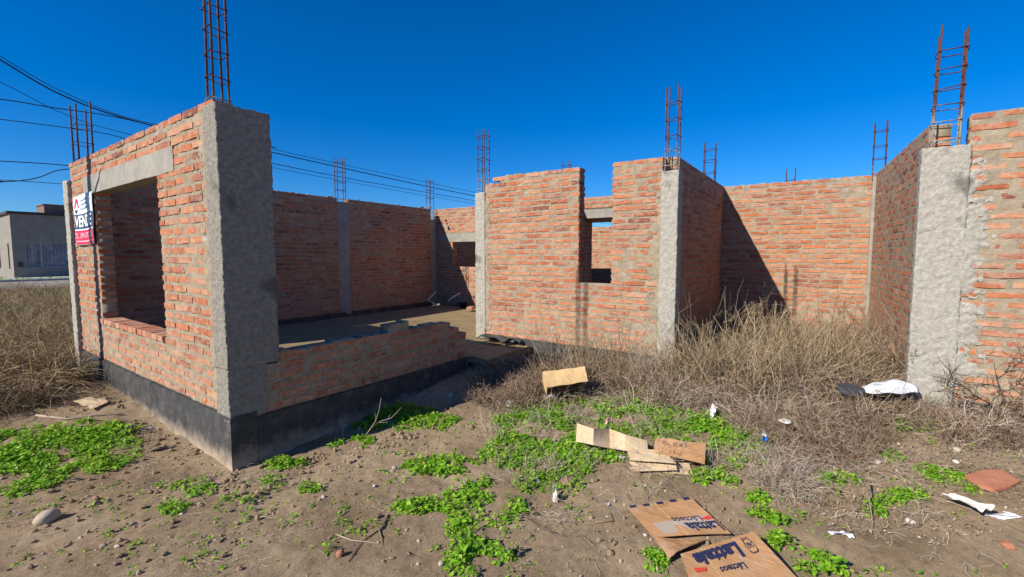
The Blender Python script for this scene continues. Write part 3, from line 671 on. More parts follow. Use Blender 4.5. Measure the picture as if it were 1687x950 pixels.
# seedlings scattered over the dirt
qd = gpoly([(0, 950), (0, 830), (250, 790), (560, 740), (760, 690), (900, 640), (1687, 720), (1687, 950)]); q = scatter(qd, 1500)
m = fbm2(q[:, 0]*2.3+5, q[:, 1]*2.3, 3) > .02; q = q[m]; c = on_ground(q, .002); pp.append(leaves(c, rng.uniform(.3, 1, len(c))**2*.024+.003, 7))
V = np.concatenate([p[0] for p in pp]); off = np.cumsum([0]+[len(p[0]) for p in pp[:-1]]); F = np.concatenate([p[1]+o for p, o in zip(pp, off)])
tag(mesh_np('ground_cover_weeds', V, F, M['leaf']), kind='stuff')
clumps = [((320, 805, 34, 16), 'low green weed clump on bare dirt in front of the house corner, largest there'), ((287, 838, 28, 9), 'flat green weed clump just left of the largest one by the corner'), ((385, 828, 32, 8), 'narrow green weed clump right of the largest one by the corner'),
          ((457, 795, 25, 12), 'round green weed clump in bare dirt below the low wall'), ((510, 805, 16, 9), 'small straggly weed next to the round clump'), ((593, 728, 22, 10), 'green weed at the shadow edge beside the dry forked branch'),
          ((725, 697, 40, 13), 'bright green weed clump at the shadow edge, right end of the low wall'), ((1252, 850, 26, 14), 'green weed clump right of the upper brown box panel'), ((1075, 922, 32, 15), 'green weed clump left of the printed box panel'),
          ((1440, 842, 20, 13), 'small weed clump beside a black stalk on the right'), ((1487, 820, 42, 13), 'low green clump between the stalk and the long leafy strip'), ((1570, 790, 72, 13, 18, .28), 'long leafy green strip beside the broken red tile'),
          ((555, 733, 14, 6), 'tiny green weed at the shadow edge'), ((660, 840, 14, 8), 'small pale green weed alone in the open dirt')]
for e, lab in clumps:
    c = patch(e, 2600); v, f = leaves(c, rng.uniform(.6, 1.25, len(c))*.021, 9); o = mesh_np('weed_clump', v, f, M['leaf']); tag(o, lab, 'weed', 'green weed clumps on bare dirt')

# dry brush filling the recess on the right
def brush(poly, n, hmin, hmax, mat, spread=.35, curl=.22, r=(.0016, .0008), nseg=5, twigs=2, name='dry_brush', droop=.0, tl=.4):
    q = scatter(poly, n); hgt = rng.uniform(hmin, hmax, n)*np.clip(.95+2.6*fbm2(q[:, 0]*2.6, q[:, 1]*2.6, 3), .25, 1.7); B = on_ground(q, -.01)
    g, P = chains(B, updir(n, spread), hgt, nseg, np.full(n, curl), np.full(n, r[0]), np.full(n, r[1]), None, '', droop=droop); parts = [g]
    for k in range(twigs):
        i = rng.integers(1, nseg, n); b = P[np.arange(n), i]; d = rng.normal(0, .8, (n, 3)); d[:, 2] = rng.uniform(-.1, 1, n)
        g2, _ = chains(b, d, hgt*tl*rng.uniform(.3, 1, n), 3, np.full(n, curl*1.4), np.full(n, r[1]*1.1), np.full(n, r[1]*.6), None, '', droop=droop); parts.append(g2)
    return parts
rec = [(5.0, 1.35), (7.6, 1.35), (7.7, -.25), (5.2, -.42), (4.5, .0), (4.1, .7)]
parts = brush(rec, 4200, .18, .46, 'twig', .7, .34, (.0034, .0015))+brush([(4.6, 1.7), (7.2, 1.2), (7.3, .0), (5.4, -.2), (4.3, .6)], 1200, .30, .72, 'straw', .42, .17, (.004, .0017), twigs=1)
half = len(parts)
tag(merge(parts[:3], 'dry_brush', M['twig']), kind='stuff')
tag(merge(parts[3:], 'dry_tall_grass', M['straw']), kind='stuff')
# lower tangle in front of the slotted wall and towards the camera
fr = gpoly([(790, 650), (850, 600), (960, 600), (1100, 610), (1300, 610), (1490, 650), (1500, 700), (1390, 730), (1280, 700), (1100, 672), (960, 665), (840, 680)])
parts = brush(fr, 6500, .10, .30, 'twig', .9, .38, (.0028, .0013), twigs=2, droop=.1); tag(merge(parts, 'twig_tangle', M['twig']), kind='stuff')
fr2 = gpoly([(870, 610), (960, 592), (1090, 600), (1180, 620), (1180, 650), (1090, 660), (960, 648), (880, 640)])
parts = brush(fr2, 520, .2, .62, 'straw', .32, .16, (.0026, .0012), twigs=1); tag(merge(parts, 'dry_tall_grass', M['straw']), kind='stuff')
# bleached matted twigs, right foreground
fr3 = gpoly([(770, 660), (790, 625), (850, 600), (900, 610), (900, 660), (830, 680)]); tag(merge(brush(fr3, 2600, .10, .32, 'twig', .9, .36, (.002, .0009), twigs=2), 'twig_tangle', M['twig']), kind='stuff')
fr4 = gpoly([(1480, 650), (1687, 655), (1687, 740), (1560, 735), (1490, 700)]); tag(merge(brush(fr4, 3000, .08, .30, 'twig', 1.0, .38, (.002, .0009), twigs=2), 'twig_tangle', M['twig']), kind='stuff')
fr5 = gpoly([(1180, 690), (1400, 690), (1480, 720), (1420, 770), (1300, 770), (1240, 730)]); tag(merge(brush(fr5, 2200, .06, .2, 'twig', 1.2, .4, (.0018, .0008), twigs=2), 'twig_tangle', M['twig']), kind='stuff')
mats = [[(1210, 740), (1290, 720), (1420, 730), (1420, 790), (1330, 800), (1300, 850), (1250, 810)], [(1500, 660), (1687, 640), (1687, 760), (1560, 740), (1500, 700)], [(1330, 760), (1500, 740), (1560, 800), (1500, 900), (1380, 870), (1330, 830)],
        [(870, 740), (910, 730), (915, 770), (870, 790)], [(1020, 775), (1110, 780), (1110, 830), (1030, 850), (1010, 800)], [(870, 850), (940, 800), (960, 830), (950, 930), (880, 950)], [(930, 668), (985, 672), (990, 700), (930, 705)],
        [(1480, 900), (1600, 880), (1640, 930), (1480, 940)], [(180, 720), (220, 700), (260, 740), (250, 780), (190, 760)], [(210, 790), (420, 775), (400, 800), (200, 810)]]
parts = brush(gpoly([(800, 690), (960, 680), (1240, 690), (1240, 780), (1180, 800), (1000, 770), (880, 820), (800, 790)]), 900, .08, .26, 'g', .8, .3, (.0016, .0008), twigs=1)
for k, mpoly in enumerate(mats):
    p_ = gpoly(mpoly); n = int(area(p_)*[1900, 1500, 650, 600, 450, 380, 1500, 330, 450, 350][k]); parts += brush(p_, n, .08, .22, 'g', 2.2, .45, (.0015, .0008), twigs=1, droop=.45, tl=.8)
tag(merge(parts, 'bleached_twig_litter', M['gray_twig']), kind='stuff')
# loose straw and sticks lying over the dirt
qd = gpoly([(0, 950), (0, 640), (130, 620), (383, 775), (760, 650), (900, 600), (1687, 640), (1687, 950)]); n = 2600; q = scatter(qd, n)
m = fbm2(q[:, 0]*1.5+15, q[:, 1]*1.5, 3) > -.12; q = q[m]; n = len(q); B = on_ground(q, .006); d = rng.normal(0, 1, (n, 3)); d[:, 2] *= .06
g, _ = chains(B, d, rng.uniform(.02, .12, n)**1.0, 3, np.full(n, .16), np.full(n, .0011), np.full(n, .0007), None, ''); tag(merge([g], 'straw_litter', M['gray_twig']), kind='stuff')
# field grass on the left, out to the street
def wedge(y0, y1):
    pts = []
    for Y in (y0, y1): pts.append((max(-6, Y*.08-2.2), Y))
    pts += [(1.2 if y1 < 8.5 else y1*.22-.2, y1), (1.3 if y0 < 7.6 else y0*.22-.2, y0)]
    return pts
parts = brush([(-2.2, 6.9), (.75, 6.6), (1.1, 7.2), (1.1, 9), (-1.5, 9)], 7000, .12, .34, 'f', .6, .22, (.0018, .0009), twigs=1, droop=.15)+brush(wedge(9, 14), 8000, .18, .42, 'f', .55, .2, (.0028, .0014), twigs=1, droop=.1, nseg=4)+brush(wedge(14, 24.2), 9000, .2, .42, 'f', .5, .2, (.005, .0025), twigs=1, droop=.1, nseg=3)+brush(wedge(34.2, 36.6), 500, .06, .16, 'f', .5, .2, (.005, .003), twigs=1, nseg=3)
tag(merge(parts, 'field_dry_grass', M['field']), kind='stuff')
parts = brush([(-1.6, 5.0), (.1, 5.4), (.9, 6.4), (.9, 7), (-1.2, 7.2)], 4200, .12, .34, 'f', 1.0, .3, (.0016, .0008), twigs=2, droop=.35); tag(merge(parts, 'matted_dry_grass', M['straw']), kind='stuff')
q = scatter([(1.5, 31.9), (9, 31.9), (9, 32.4), (1.5, 32.4)], 900); c = np.stack([q[:, 0], q[:, 1], 0*q[:, 0]+.22], 1); v, f = leaves(c, np.full(len(c), .12), 6); tag(mesh_np('verge_grass', v, f, M['leaf']), kind='stuff')
# arching tufts at the edge of the field and dead leaf flakes on the soil
def tufts(spots, nb, L, r, mat, name, arch=.5):
    parts = []
    for (x, y) in spots:
        k = int(nb*rng.uniform(.6, 1.3)); B = np.stack([x+rng.normal(0, .07, k), y+rng.normal(0, .07, k), np.zeros(k)], 1); B[:, 2] = gh(B[:, 0], B[:, 1], False)-.01
        g, P = chains(B, updir(k, .75), L*rng.uniform(.35, 1.1, k), 6, np.full(k, .12), np.full(k, r), np.full(k, r*.4), None, '', droop=arch*rng.uniform(.4, 1)); parts.append(g)
    return tag(merge(parts, name, M[mat]), kind='stuff')
q = np.concatenate([scatter(gpoly([(-90, 700), (0, 690), (70, 655), (118, 630), (140, 560), (-60, 540)]), 55), scatter([(-1.9, 5.6), (-.4, 5.3), (.7, 6.3), (1.05, 7.3), (1.0, 9), (-1.6, 9)], 60), scatter(wedge(9, 16), 60)])
tufts(q, 95, .55, .0038, 'field', 'field_grass_tufts'); tufts(q[::3]+[.2, .1], 80, .5, .0036, 'straw', 'field_grass_tufts')
tufts(scatter(gpoly([(1100, 640), (1200, 600), (1440, 610), (1420, 660), (1250, 670)]), 26), 45, .55, .0036, 'straw', 'dry_grass_tufts', .3)
tufts(scatter(gpoly([(1000, 670), (1200, 690), (1400, 720), (1450, 700), (1300, 660), (1100, 640)]), 40), 40, .3, .0026, 'gray_twig', 'dry_grass_tufts', .4)
tufts(scatter(gpoly([(1210, 760), (1290, 740), (1320, 800), (1270, 830)]), 16), 60, .2, .0016, 'gray_twig', 'dry_grass_tufts', .5)
def flakes(poly, n, smin, smax, mat, name):
    q = scatter(poly, n); m = fbm2(q[:, 0]*2+31, q[:, 1]*2, 3)+rng.uniform(-.15, .15, n) > -.02; q = q[m]; n = len(q); c = on_ground(q, .006); s_ = rng.uniform(smin, smax, n)[:, None]
    a = rng.normal(0, 1, (n, 3))*[1, 1, .35]; a /= np.linalg.norm(a, axis=1)[:, None]; b = np.cross(a, rng.normal(0, .3, (n, 3))+[0, 0, 1]); b /= np.linalg.norm(b, axis=1)[:, None]
    V = np.stack([c-a*s_, c-b*s_*.5+[0, 0, .003], c+a*s_, c+b*s_*.5+[0, 0, .002]], 1).reshape(-1, 3); F = np.arange(4*n).reshape(-1, 4)
    return tag(mesh_np(name, V, F, M[mat]), kind='stuff')
flakes(gpoly([(830, 700), (900, 640), (1500, 660), (1687, 640), (1687, 900), (1400, 860), (1250, 800), (1000, 700)]), 9000, .003, .012, 'twig', 'dead_leaf_litter')
flakes(gpoly([(1180, 700), (1687, 640), (1687, 900), (1400, 900), (1280, 830)]), 2500, .003, .013, 'gray_twig', 'dead_leaf_litter')
flakes(gpoly([(0, 950), (0, 640), (150, 620), (383, 772), (760, 660), (900, 640), (1200, 780), (1100, 950)]), 4500, .002, .007, 'twig', 'dead_leaf_litter')
# dry shrubs that stand apart
def shrub(px, py, hgt, n, label, mat='twig', spread=.5, seed=0, r=.003, dz=0, name='dry_shrub', curl=.16):
    rs = np.random.default_rng(seed+50); b = np.array(G(px, py, dz)); B = b[None]+rs.normal(0, .025, (n, 3))*[1, 1, .1]; B[:, 2] -= .01
    ob = tag(bpy.data.objects.new(name, None), label, 'shrub', 'dry leafless shrubs'); S.collection.objects.link(ob); ob.location = b; ob.empty_display_size = .1
    L = rs.uniform(.5, 1, n)*hgt; g, P = chains(B, updir(n, spread, rs), L, 7, np.full(n, curl), np.full(n, r*1.35), np.full(n, r*.5), None, '', rs=rs)
    merge([g], 'stems', M[mat], ob)
    tp = []; base = P; LL = L; rr = r*1.15
    for lev in range(3):
        k = len(base); m_ = 4 if lev == 0 else 3; i = rs.integers(1, base.shape[1]-1, (k, m_)); b2 = base[np.arange(k)[:, None], i].reshape(-1, 3); dd = (base[np.arange(k)[:, None], np.minimum(i+1, base.shape[1]-1)]-base[np.arange(k)[:, None], i]).reshape(-1, 3); dd /= np.linalg.norm(dd, axis=1)[:, None]+1e-9
        d2 = dd+rs.normal(0, .55, dd.shape); L2 = np.repeat(LL, m_)*rs.uniform(.25, .5, k*m_); rr *= .66
        g, base = chains(b2, d2, L2, 4, np.full(len(b2), .22), np.full(len(b2), rr), np.full(len(b2), rr*.6), None, '', rs=rs); tp.append(g); LL = L2
        if lev == 1 and len(base) > 900: break
    merge(tp, 'twigs', M[mat], ob); return ob
shrub(1545, 664, .80, 30, 'tall bare forked shrub against the right cement pier', 'twig', .35, 1, .0048)
shrub(1515, 655, .55, 10, 'thin dark vine-like stems climbing the left edge of the right pier', 'twig', .25, 9, .0045)
shrub(1650, 690, .55, 40, 'bushy dry shrub in front of the right brick wall', 'twig', .7, 2, .0042)
shrub(1610, 720, .34, 22, 'low sprawling dry shrub left of the broken red tile', 'gray_twig', .9, 3)
shrub(1415, 690, .30, 30, 'dense brown thorny shrub under the white plastic shell', 'twig', .9, 4)
shrub(1350, 745, .30, 34, 'rusty brown tangled shrub near the pale flat stone', 'twig', .9, 5, .0022)
shrub(790, 668, .20, 16, 'small curled dry shrub at the right end of the low wall shadow', 'twig', .9, 6, .0022)
shrub(860, 655, .26, 34, 'round brown thorn bush left of the upright tan box', 'twig', .9, 7, .0022)
shrub(1010, 640, .30, 30, 'gray-brown shrub right of the upright tan box', 'twig', .8, 8, .0022)
shrub(1155, 600, .62, 22, 'leaning straw-coloured bush beside the shaded wall end', 'straw', .55, 12, .0025)
shrub(1220, 585, .75, 26, 'tall straw bush in the shaded back corner', 'straw', .4, 13, .0028)
shrub(1390, 580, .8, 30, 'tall tangled thorn bush by the sunlit side wall', 'twig', .5, 14, .003)
shrub(1320, 590, .7, 26, 'tangled brush in the middle of the recess', 'straw', .5, 15, .003)
shrub(1460, 620, .6, 22, 'thin dry bush between the side wall and the white plastic shell', 'twig', .5, 16, .0025)
shrub(1265, 800, .16, 40, 'bleached tumbleweed mat right of the cardboard', 'gray_twig', 1.2, 17, .0018)
shrub(910, 775, .16, 20, 'bleached wiry plant among the green weeds', 'gray_twig', 1.1, 18, .0018)
shrub(1500, 640, .75, 34, 'dark wiry bush at the foot of the sunlit side wall', 'twig', .4, 21, .003)
shrub(1440, 600, .85, 34, 'tallest thorn bush in the right corner of the recess', 'twig', .45, 22, .003)
shrub(1290, 600, .7, 30, 'brown bush under the rebar shadow on the rear wall', 'twig', .5, 23, .003)
shrub(1060, 625, .45, 30, 'thin upright bush in front of the slotted wall', 'gray_twig', .4, 24, .0024)
shrub(120, 600, .55, 40, 'dark dry bush against the far end of the window wall', 'field', .9, 19, .0028)
shrub(60, 590, .5, 50, 'drooping straw bush at the left edge of the photo', 'straw', 1.0, 20, .0024)

# ------------------------------------------------------------ sticks and branches
def stick(name, px, r, label, mat='gray_twig', dz=.012, group=None, lift=None, cat='branch'):
    P = []
    for i, (x, y) in enumerate(px):
        p = G(x, y, dz); P.append(p+Vector((0, 0, (lift[i] if lift else 0))))
    n = len(P); mb = MB().tube([tuple(p) for p in P], [r*(1-.6*i/(n-1)) for i in range(n)], 6); return tag(mb.build(name, M[mat], None, True), label, cat, group)
def branch(root, forks, label, mat='gray_twig'):
    """standing twig: polylines as (dx along view-right, height) from the root"""
    b = G(*root); rt = Vector(rtv); mb = MB()
    for k, (line, r) in enumerate(forks):
        P = [tuple(b+rt*u+Vector((0, 0, h))+Vector(fwv)*(.02*k*i)) for i, (u, h) in enumerate(line)]; mb.tube(P, [r*(1-.55*i/(len(P)-1)) for i in range(len(P))], 6)
    return tag(mb.build('dry_branch', M[mat], None, True), label, 'branch', 'dry twigs standing in the dirt')
branch((566, 722), [([(0, -.01), (-.005, .06), (.01, .10), (-.012, .16), (-.035, .21)], .0035), ([(.01, .10), (.005, .15), (.012, .20)], .0025)], 'short forked dry twig standing at the shadow edge')
branch((600, 718), [([(0, -.01), (.06, .07), (.10, .13), (.13, .22), (.15, .33)], .004), ([(.06, .07), (.13, .12), (.22, .14), (.27, .19), (.30, .22)], .0035), ([(.13, .12), (.18, .10), (.2, .16)], .0025), ([(.10, .13), (.08, .18), (.09, .25)], .002)], 'largest pale forked branch leaning in front of the black plinth')
branch((522, 733), [([(0, -.01), (-.004, .05), (-.007, .105)], .003)], 'single short pale twig, leftmost at the shadow edge')
stick('stick', [(60, 684), (110, 690), (150, 684), (205, 682)], .011, 'long curved bleached stick lying near the papers', 'gray_twig', .012, 'fallen sticks', cat='stick')
stick('stick', [(640, 848), (628, 870), (600, 888), (585, 905), (572, 925)], .006, 'dark crooked stick in the open dirt', 'twig', .008, 'fallen sticks', cat='stick')
stick('stick', [(624, 870), (628, 884), (628, 895)], .004, 'short dark side stick next to the crooked one', 'twig', .008, 'fallen sticks', cat='stick')
stick('stick', [(553, 880), (580, 890), (612, 893), (630, 897)], .004, 'thin pale stick across the dark crooked one', 'gray_twig', .008, 'fallen sticks', cat='stick')
stick('stick', [(1060, 870), (1075, 885), (1090, 905)], .004, 'short twig beside the printed cardboard', 'twig', .02, 'fallen sticks', cat='stick')
stick('stick', [(980, 860), (1010, 858), (1005, 845)], .004, 'bent twig on the dirt left of the cardboard', 'twig', .006, 'fallen sticks', cat='stick')
stick('stick', [(1515, 812), (1560, 825), (1610, 842), (1687, 875)], .006, 'long dark stick running under the dirty plastic strip', 'twig', .006, 'fallen sticks', cat='stick')
stick('stick', [(1420, 815), (1432, 840), (1438, 865)], .005, 'black stalk beside a small weed clump', 'twig', .02, 'fallen sticks', lift=[.12, .05, 0], cat='stick')
stick('stick', [(1560, 660), (1585, 690), (1620, 720)], .006, 'leaning gray stick in front of the right wall', 'gray_twig', .03, 'fallen sticks', cat='stick')
stick('stick', [(270, 800), (310, 790), (350, 778)], .004, 'thin gray stick beside the corner weeds', 'gray_twig', .01, 'fallen sticks', cat='stick')
for k, (px, lab, r_) in enumerate([([(795, 0), (760, 0)], '', 0)][:0]): pass
for pts, lab in (([(6.95, 6.9, .44), (6.9, 7.15, .56), (7.2, 7.2, .72)], 'curved white tube leaning in the back corner of the room'), ([(7.3, 6.95, .50), (7.42, 6.9, .60), (7.55, 6.8, .68)], 'short straight white tube by the rear wall')):
    tag(MB().tube(pts, .010, 8).build('plastic_tube', M['plastic'], None, True), lab, 'tube', 'white tubes in the room')

# ------------------------------------------------------------ stones
def stone(px, py, rx, ry, rz, label, mat='stone', name='stone', amp=.25, seed=0, cat='stone', dz=0, sub=3, rot=.3, group='loose stones on the dirt'):
    import bmesh
    bm = bmesh.new(); bmesh.ops.create_icosphere(bm, subdivisions=sub, radius=1); me = bpy.data.meshes.new(name); b = G(px, py)
    V = np.array([v.co[:] for v in bm.verts]); d = 1+amp*(fbm3(V+seed*3.7, 1.3, 3)*2); V = V*d[:, None]; cr, sr = math.cos(rot), math.sin(rot)
    V = V*[rx, ry, rz]; V = np.stack([V[:, 0]*cr-V[:, 1]*sr, V[:, 0]*sr+V[:, 1]*cr, V[:, 2]], 1)
    for v, c in zip(bm.verts, V): v.co = tuple(c+np.array(b)+[0, 0, rz*.55+dz])
    bm.to_mesh(me); bm.free()
    for p in me.polygons: p.use_smooth = sub > 2
    me.materials.append(M[mat]); return tag(link(name, me), label, cat, group)
stone(78, 858, .062, .048, .042, 'rounded tan river stone in the left foreground', seed=1)
stone(650, 773, .02, .018, .018, 'small tan stone alone in the open dirt', seed=2)
stone(617, 801, .013, .012, .009, 'tiny gray pebble left of the small tan stone', 'path', seed=3)
stone(560, 915, .024, .018, .018, 'orange brick fragment in the dirt', 'brick', 'brick_fragment', .5, 4, 'brick fragment', sub=2)
stone(727, 930, .016, .014, .012, 'small pale stone below the orange weeds', seed=5)
stone(766, 800, .02, .017, .02, 'tan stone half hidden in the weeds', seed=6)
stone(1292, 722, .055, .042, .012, 'pale flat disc-like stone under the dry brush', 'paper', seed=7, amp=.12, dz=.13)
stone(840, 668, .055, .04, .035, 'pale rubble lump beside the brown thorn bush', 'paper', seed=8, amp=.4)
stone(1660, 900, .035, .028, .016, 'reddish brick chip at the lower right', 'clay', 'brick_fragment', .5, 9, 'brick fragment', sub=2)
stone(1577, 742, .028, .02, .014, 'pale stone near the broken red tile', seed=10)
stone(1575, 762, .024, .018, .012, 'cream stone below the pale one', 'paper', seed=11, amp=.3)
stone(430, 770, .02, .018, .014, 'dark clod close to the corner of the house', 'dirt', seed=12, amp=.5)
stone(215, 703, .04, .022, .012, 'flat gray lump beside the black plinth', 'path', seed=13)
stone(935, 795, .06, .05, .022, 'broad gray rock at the edge of the green weeds', 'dirt', seed=14, amp=.3)
stone(1445, 762, .03, .02, .015, 'cream chip among the dry twigs', 'paper', seed=15, amp=.4)
stone(1500, 860, .03, .022, .012, 'pale lump in the bare strip on the right', 'paper', seed=16, amp=.4)
# pebbles and clods strewn everywhere
def pebbles(n, poly, smin, smax):
    import bmesh
    bm = bmesh.new(); bmesh.ops.create_icosphere(bm, subdivisions=1, radius=1); I = np.array([v.co[:] for v in bm.verts]); T = np.array([[v.index for v in f.verts] for f in bm.faces]); bm.free()
    q = scatter(poly, n); m = fbm2(q[:, 0]*1.3+7, q[:, 1]*1.3+2, 3)+rng.uniform(-.12, .12, n) > 0; q = q[m]; n = len(q)
    s = smin+(smax-smin)*rng.random(n)**9; P = np.stack([q[:, 0], q[:, 1], gh(q[:, 0], q[:, 1])+s*.25], 1)
    V = I[None]*(s[:, None, None]*rng.uniform(.6, 1.25, (n, 1, 3)))*(1+rng.normal(0, .12, (n, 12, 1)))+P[:, None]
    return V.reshape(-1, 3), (T[None]+(np.arange(n)*12)[:, None, None]).reshape(-1, 3)
v, f = pebbles(9000, gpoly([(0, 950), (0, 640), (150, 620), (383, 772), (760, 640), (900, 590), (1687, 600), (1687, 950)]),   .002, .016)
tag(mesh_np('pebbles', v, f, M['pebble']), kind='stuff')
cz = gpoly([(0, 950), (0, 640), (150, 620), (383, 772), (760, 640), (900, 590), (1687, 600), (1687, 950)])
v, f = pebbles(6500, cz, .002, .022); tag(mesh_np('dirt_clods', v, f, M['dirt']), kind='stuff')
v, f = pebbles(1500, gpoly([(200, 690), (150, 640), (383, 770), (440, 765), (760, 680), (700, 720), (560, 770), (400, 830)]), .004, .024); tag(mesh_np('dirt_clods', v, f, M['dirt']), kind='stuff')

# ------------------------------------------------------------ litter
def sheet(name, px, z, mat, label, cat, th=.004, warp=.006, group=None, parent=None, n=12, seed=0, tab=None, lift=None):
    """bent sheet through four ground pixels (given clockwise); lift = height of each corner over the dirt"""
    lift = lift or [z]*4; C = [Vector(onz(x, y, float(gbase(*onz(x, y, .08)[:2]))+l)) for (x, y), l in zip(px, lift)]
    V = []
    for i in range(n+1):
        for j in range(n+1):
            u, v = i/n, j/n; p = C[0]*(1-u)*(1-v)+C[1]*u*(1-v)+C[2]*u*v+C[3]*(1-u)*v
            p.z += warp*(float(fbm2(np.array([u*3+seed]), np.array([v*3+seed*2]), 2)[0])*2); V.append(p)
    F = [(i*(n+1)+j, i*(n+1)+j+1, (i+1)*(n+1)+j+1, (i+1)*(n+1)+j) for i in range(n) for j in range(n)]
    o = MB().add([tuple(v) for v in V], F).build(name, M[mat], parent, False); s = o.modifiers.new('s', 'SOLIDIFY'); s.thickness = th; s.offset = 0
    if label and cat: tag(o, label, cat, group)
    elif label: o['label'] = label
    q_ = Quad(C); q_.w = warp; q_.s = seed
    return o, q_
def onq(C, u, v):
    p = C[0]*(1-u)*(1-v)+C[1]*u*(1-v)+C[2]*u*v+C[3]*(1-u)*v; p.z += C.w*(float(fbm2(np.array([u*3+C.s]), np.array([v*3+C.s*2]), 2)[0])*2); return p
class Quad(list): pass
GB = 'flattened cardboard boxes on the ground'
def ctext(C, txt, u0, v0, u1, h, mat, parent, bold=.03, dz=.008, flip=True, squeeze=1):
    """text on the quad C: starts at (u0,v0), runs to (u1, v0); u along C0->C1, v along C0->C3; letters rise towards smaller v when flip is off"""
    def P(u, v): return onq(C, u, v)
    c = bpy.data.curves.new('t', 'FONT'); c.body = txt; c.size = 1; c.offset = bold; c.resolution_u = 3
    t = bpy.data.objects.new('t', c); S.collection.objects.link(t); me = bpy.data.meshes.new_from_object(t); bpy.data.objects.remove(t)
    xs = [q.co.x for q in me.vertices]; a, b = min(xs), max(xs)
    for q in me.vertices:
        p = P(u0+(u1-u0)*(q.co.x-a)/(b-a), v0+(h*q.co.y if flip else -h*q.co.y)); q.co = p+Vector((0, 0, dz))
    me.materials.clear(); me.materials.append(M[mat]); return link('lettering', me, parent)
def cmark(C, pts, mat, parent, name, dz=.0078):
    def P(u, v): return onq(C, u, v)
    return MB().add([tuple(P(u, v)+Vector((0, 0, dz))) for u, v in pts], [tuple(range(len(pts)))]).build(name, M[mat], parent)
def cstroke(C, lines, w, mat, parent, name, dz=.0078):
    def P(u, v): return onq(C, u, v)
    mb = MB()
    for ln in lines: mb.tube([tuple(P(u, v)+Vector((0, 0, dz-.001))) for u, v in ln], w, 4)
    return mb.build(name, M[mat], parent)
# large opened dairy box: upper panel with faded print, torn middle flap, lower panel with the clear logo
e1 = empty('flattened_box', tuple(G(1120, 870)), 'long torn brown box panel with faded upside-down dairy print under dusty tape', 'cardboard box', GB)
p1, C1 = sheet('panel', [(1033, 835), (1137, 819), (1204, 878), (1077, 884)], .03, 'card', 'upper panel with the faded logo', None, .004, .006, parent=e1, seed=1, lift=[.03, .03, .035, .035])
p2, C2 = sheet('flap', [(1077, 885), (1166, 888), (1122, 905), (1102, 919)], .03, 'card', 'curled torn flap', None, .004, .012, parent=e1, seed=2, lift=[.035, .035, .055, .045])
cmark(C1, [(.13, .62), (.95, .52), (.98, .80), (.17, .96)], 'tape', p1, 'tape_strip', .0045)
cstroke(C1, [[(.42, -.0), (.43, .5), (.45, 1)], ], .0012, 'cardpale', p1, 'fold_line', .0045)
ctext(C1, 'Lácteos', .83, .53, .42, .20, 'blue_ink', p1, .01, .0068)
ctext(C1, 'Lattaia', .97, .70, .53, .34, 'blue_ink', p1, .035, .0068)
cmark(C1, [(.80, .60), (.97, .54), (.99, .61), (.90, .66)], 'red_ink', p1, 'logo_swoosh', .0062)
for k in range(5): cmark(C1, [(.02+.21*k, .01), (.12+.21*k, .01), (.12+.21*k, .08), (.02+.21*k, .08)], 'blue_ink', p1, 'printed_bar', .0062)
e2 = empty('flattened_box', tuple(G(1210, 925)), 'brown box panel nearest the camera with a bold upside-down blue dairy logo', 'cardboard box', GB)
p3, C3 = sheet('panel', [(1121, 913), (1241, 876), (1345, 985), (1160, 1020)], .07, 'card', 'logo panel', None, .004, .005, parent=e2, seed=3, lift=[.055, .07, .03, .03])
ctext(C3, 'Lattaia', .69, .085, .12, .315, 'blue_ink', p3, .045, .0072)
ctext(C3, 'Lácteos', .62, .385, .34, .145, 'blue_ink', p3, .02, .0072)
cmark(C3, [(.08, .30), (.21, .335), (.20, .39), (.09, .37)], 'red_ink', p3, 'logo_swoosh')
ring = lambda cu, cv, ru, rv, n=14, a0=0, a1=2*math.pi: [(cu+ru*math.cos(a0+(a1-a0)*i/n), cv+rv*math.sin(a0+(a1-a0)*i/n)) for i in range(n+1)]
cstroke(C3, [ring(.82, .19, .055, .115), ring(.82, .12, .045, .05, a1=math.pi), ring(.80, .20, .012, .02), ring(.84, .20, .012, .02), [(.82, .19), (.825, .145), (.81, .14)], [(.775, .1), (.79, .05), (.82, .085), (.85, .05), (.865, .1)], [(.77, .27), (.80, .31), (.82, .285), (.845, .31), (.87, .27)], [(.785, .16), (.80, .15), (.82, .155)]], .0013, 'blue_ink', p3, 'round_emblem')
cstroke(C3, [[(.27, .0), (.30, .35), (.36, 1)]], .0012, 'cardpale', p3, 'fold_line', .0055)
# upper group of boxes
e4 = empty('flattened_box', tuple(G(1010, 725)), 'pale zigzag-folded inner side of a box lying on the green weeds', 'cardboard box', GB)
zz = [((950, 700, .02), (949, 727, .02)), ((978, 706, .10), (977, 733, .06)), ((1004, 706, .02), (1004, 738, .02)), ((1031, 716, .07), (1030, 742, .03)), ((1066, 726, .03), (1068, 752, .02))]
for k in range(4):
    a, b = zz[k], zz[k+1]; lf = [a[0][2], b[0][2], b[1][2], a[1][2]]
    if k == 0: a = ((951, 697, .02), a[1])
    sheet('panel', [a[0][:2], b[0][:2], b[1][:2], a[1][:2]], .03, 'cardpale', None, None, .004, .002, parent=e4, seed=10+k, lift=[l+.02 for l in lf], n=6)
e5 = empty('flattened_box', tuple(G(1080, 760)), 'pale folded box with an open dark slit below the zigzag piece', 'cardboard box', GB)
sheet('panel', [(1032, 739), (1092, 741), (1114, 763), (1038, 757)], .03, 'cardpale', None, None, .004, .004, parent=e5, seed=20, lift=[.05, .05, .06, .05])
sheet('panel', [(1036, 761), (1113, 765), (1116, 774), (1050, 776)], .03, 'cardpale', None, None, .004, .004, parent=e5, seed=21, lift=[.03, .035, .03, .03])
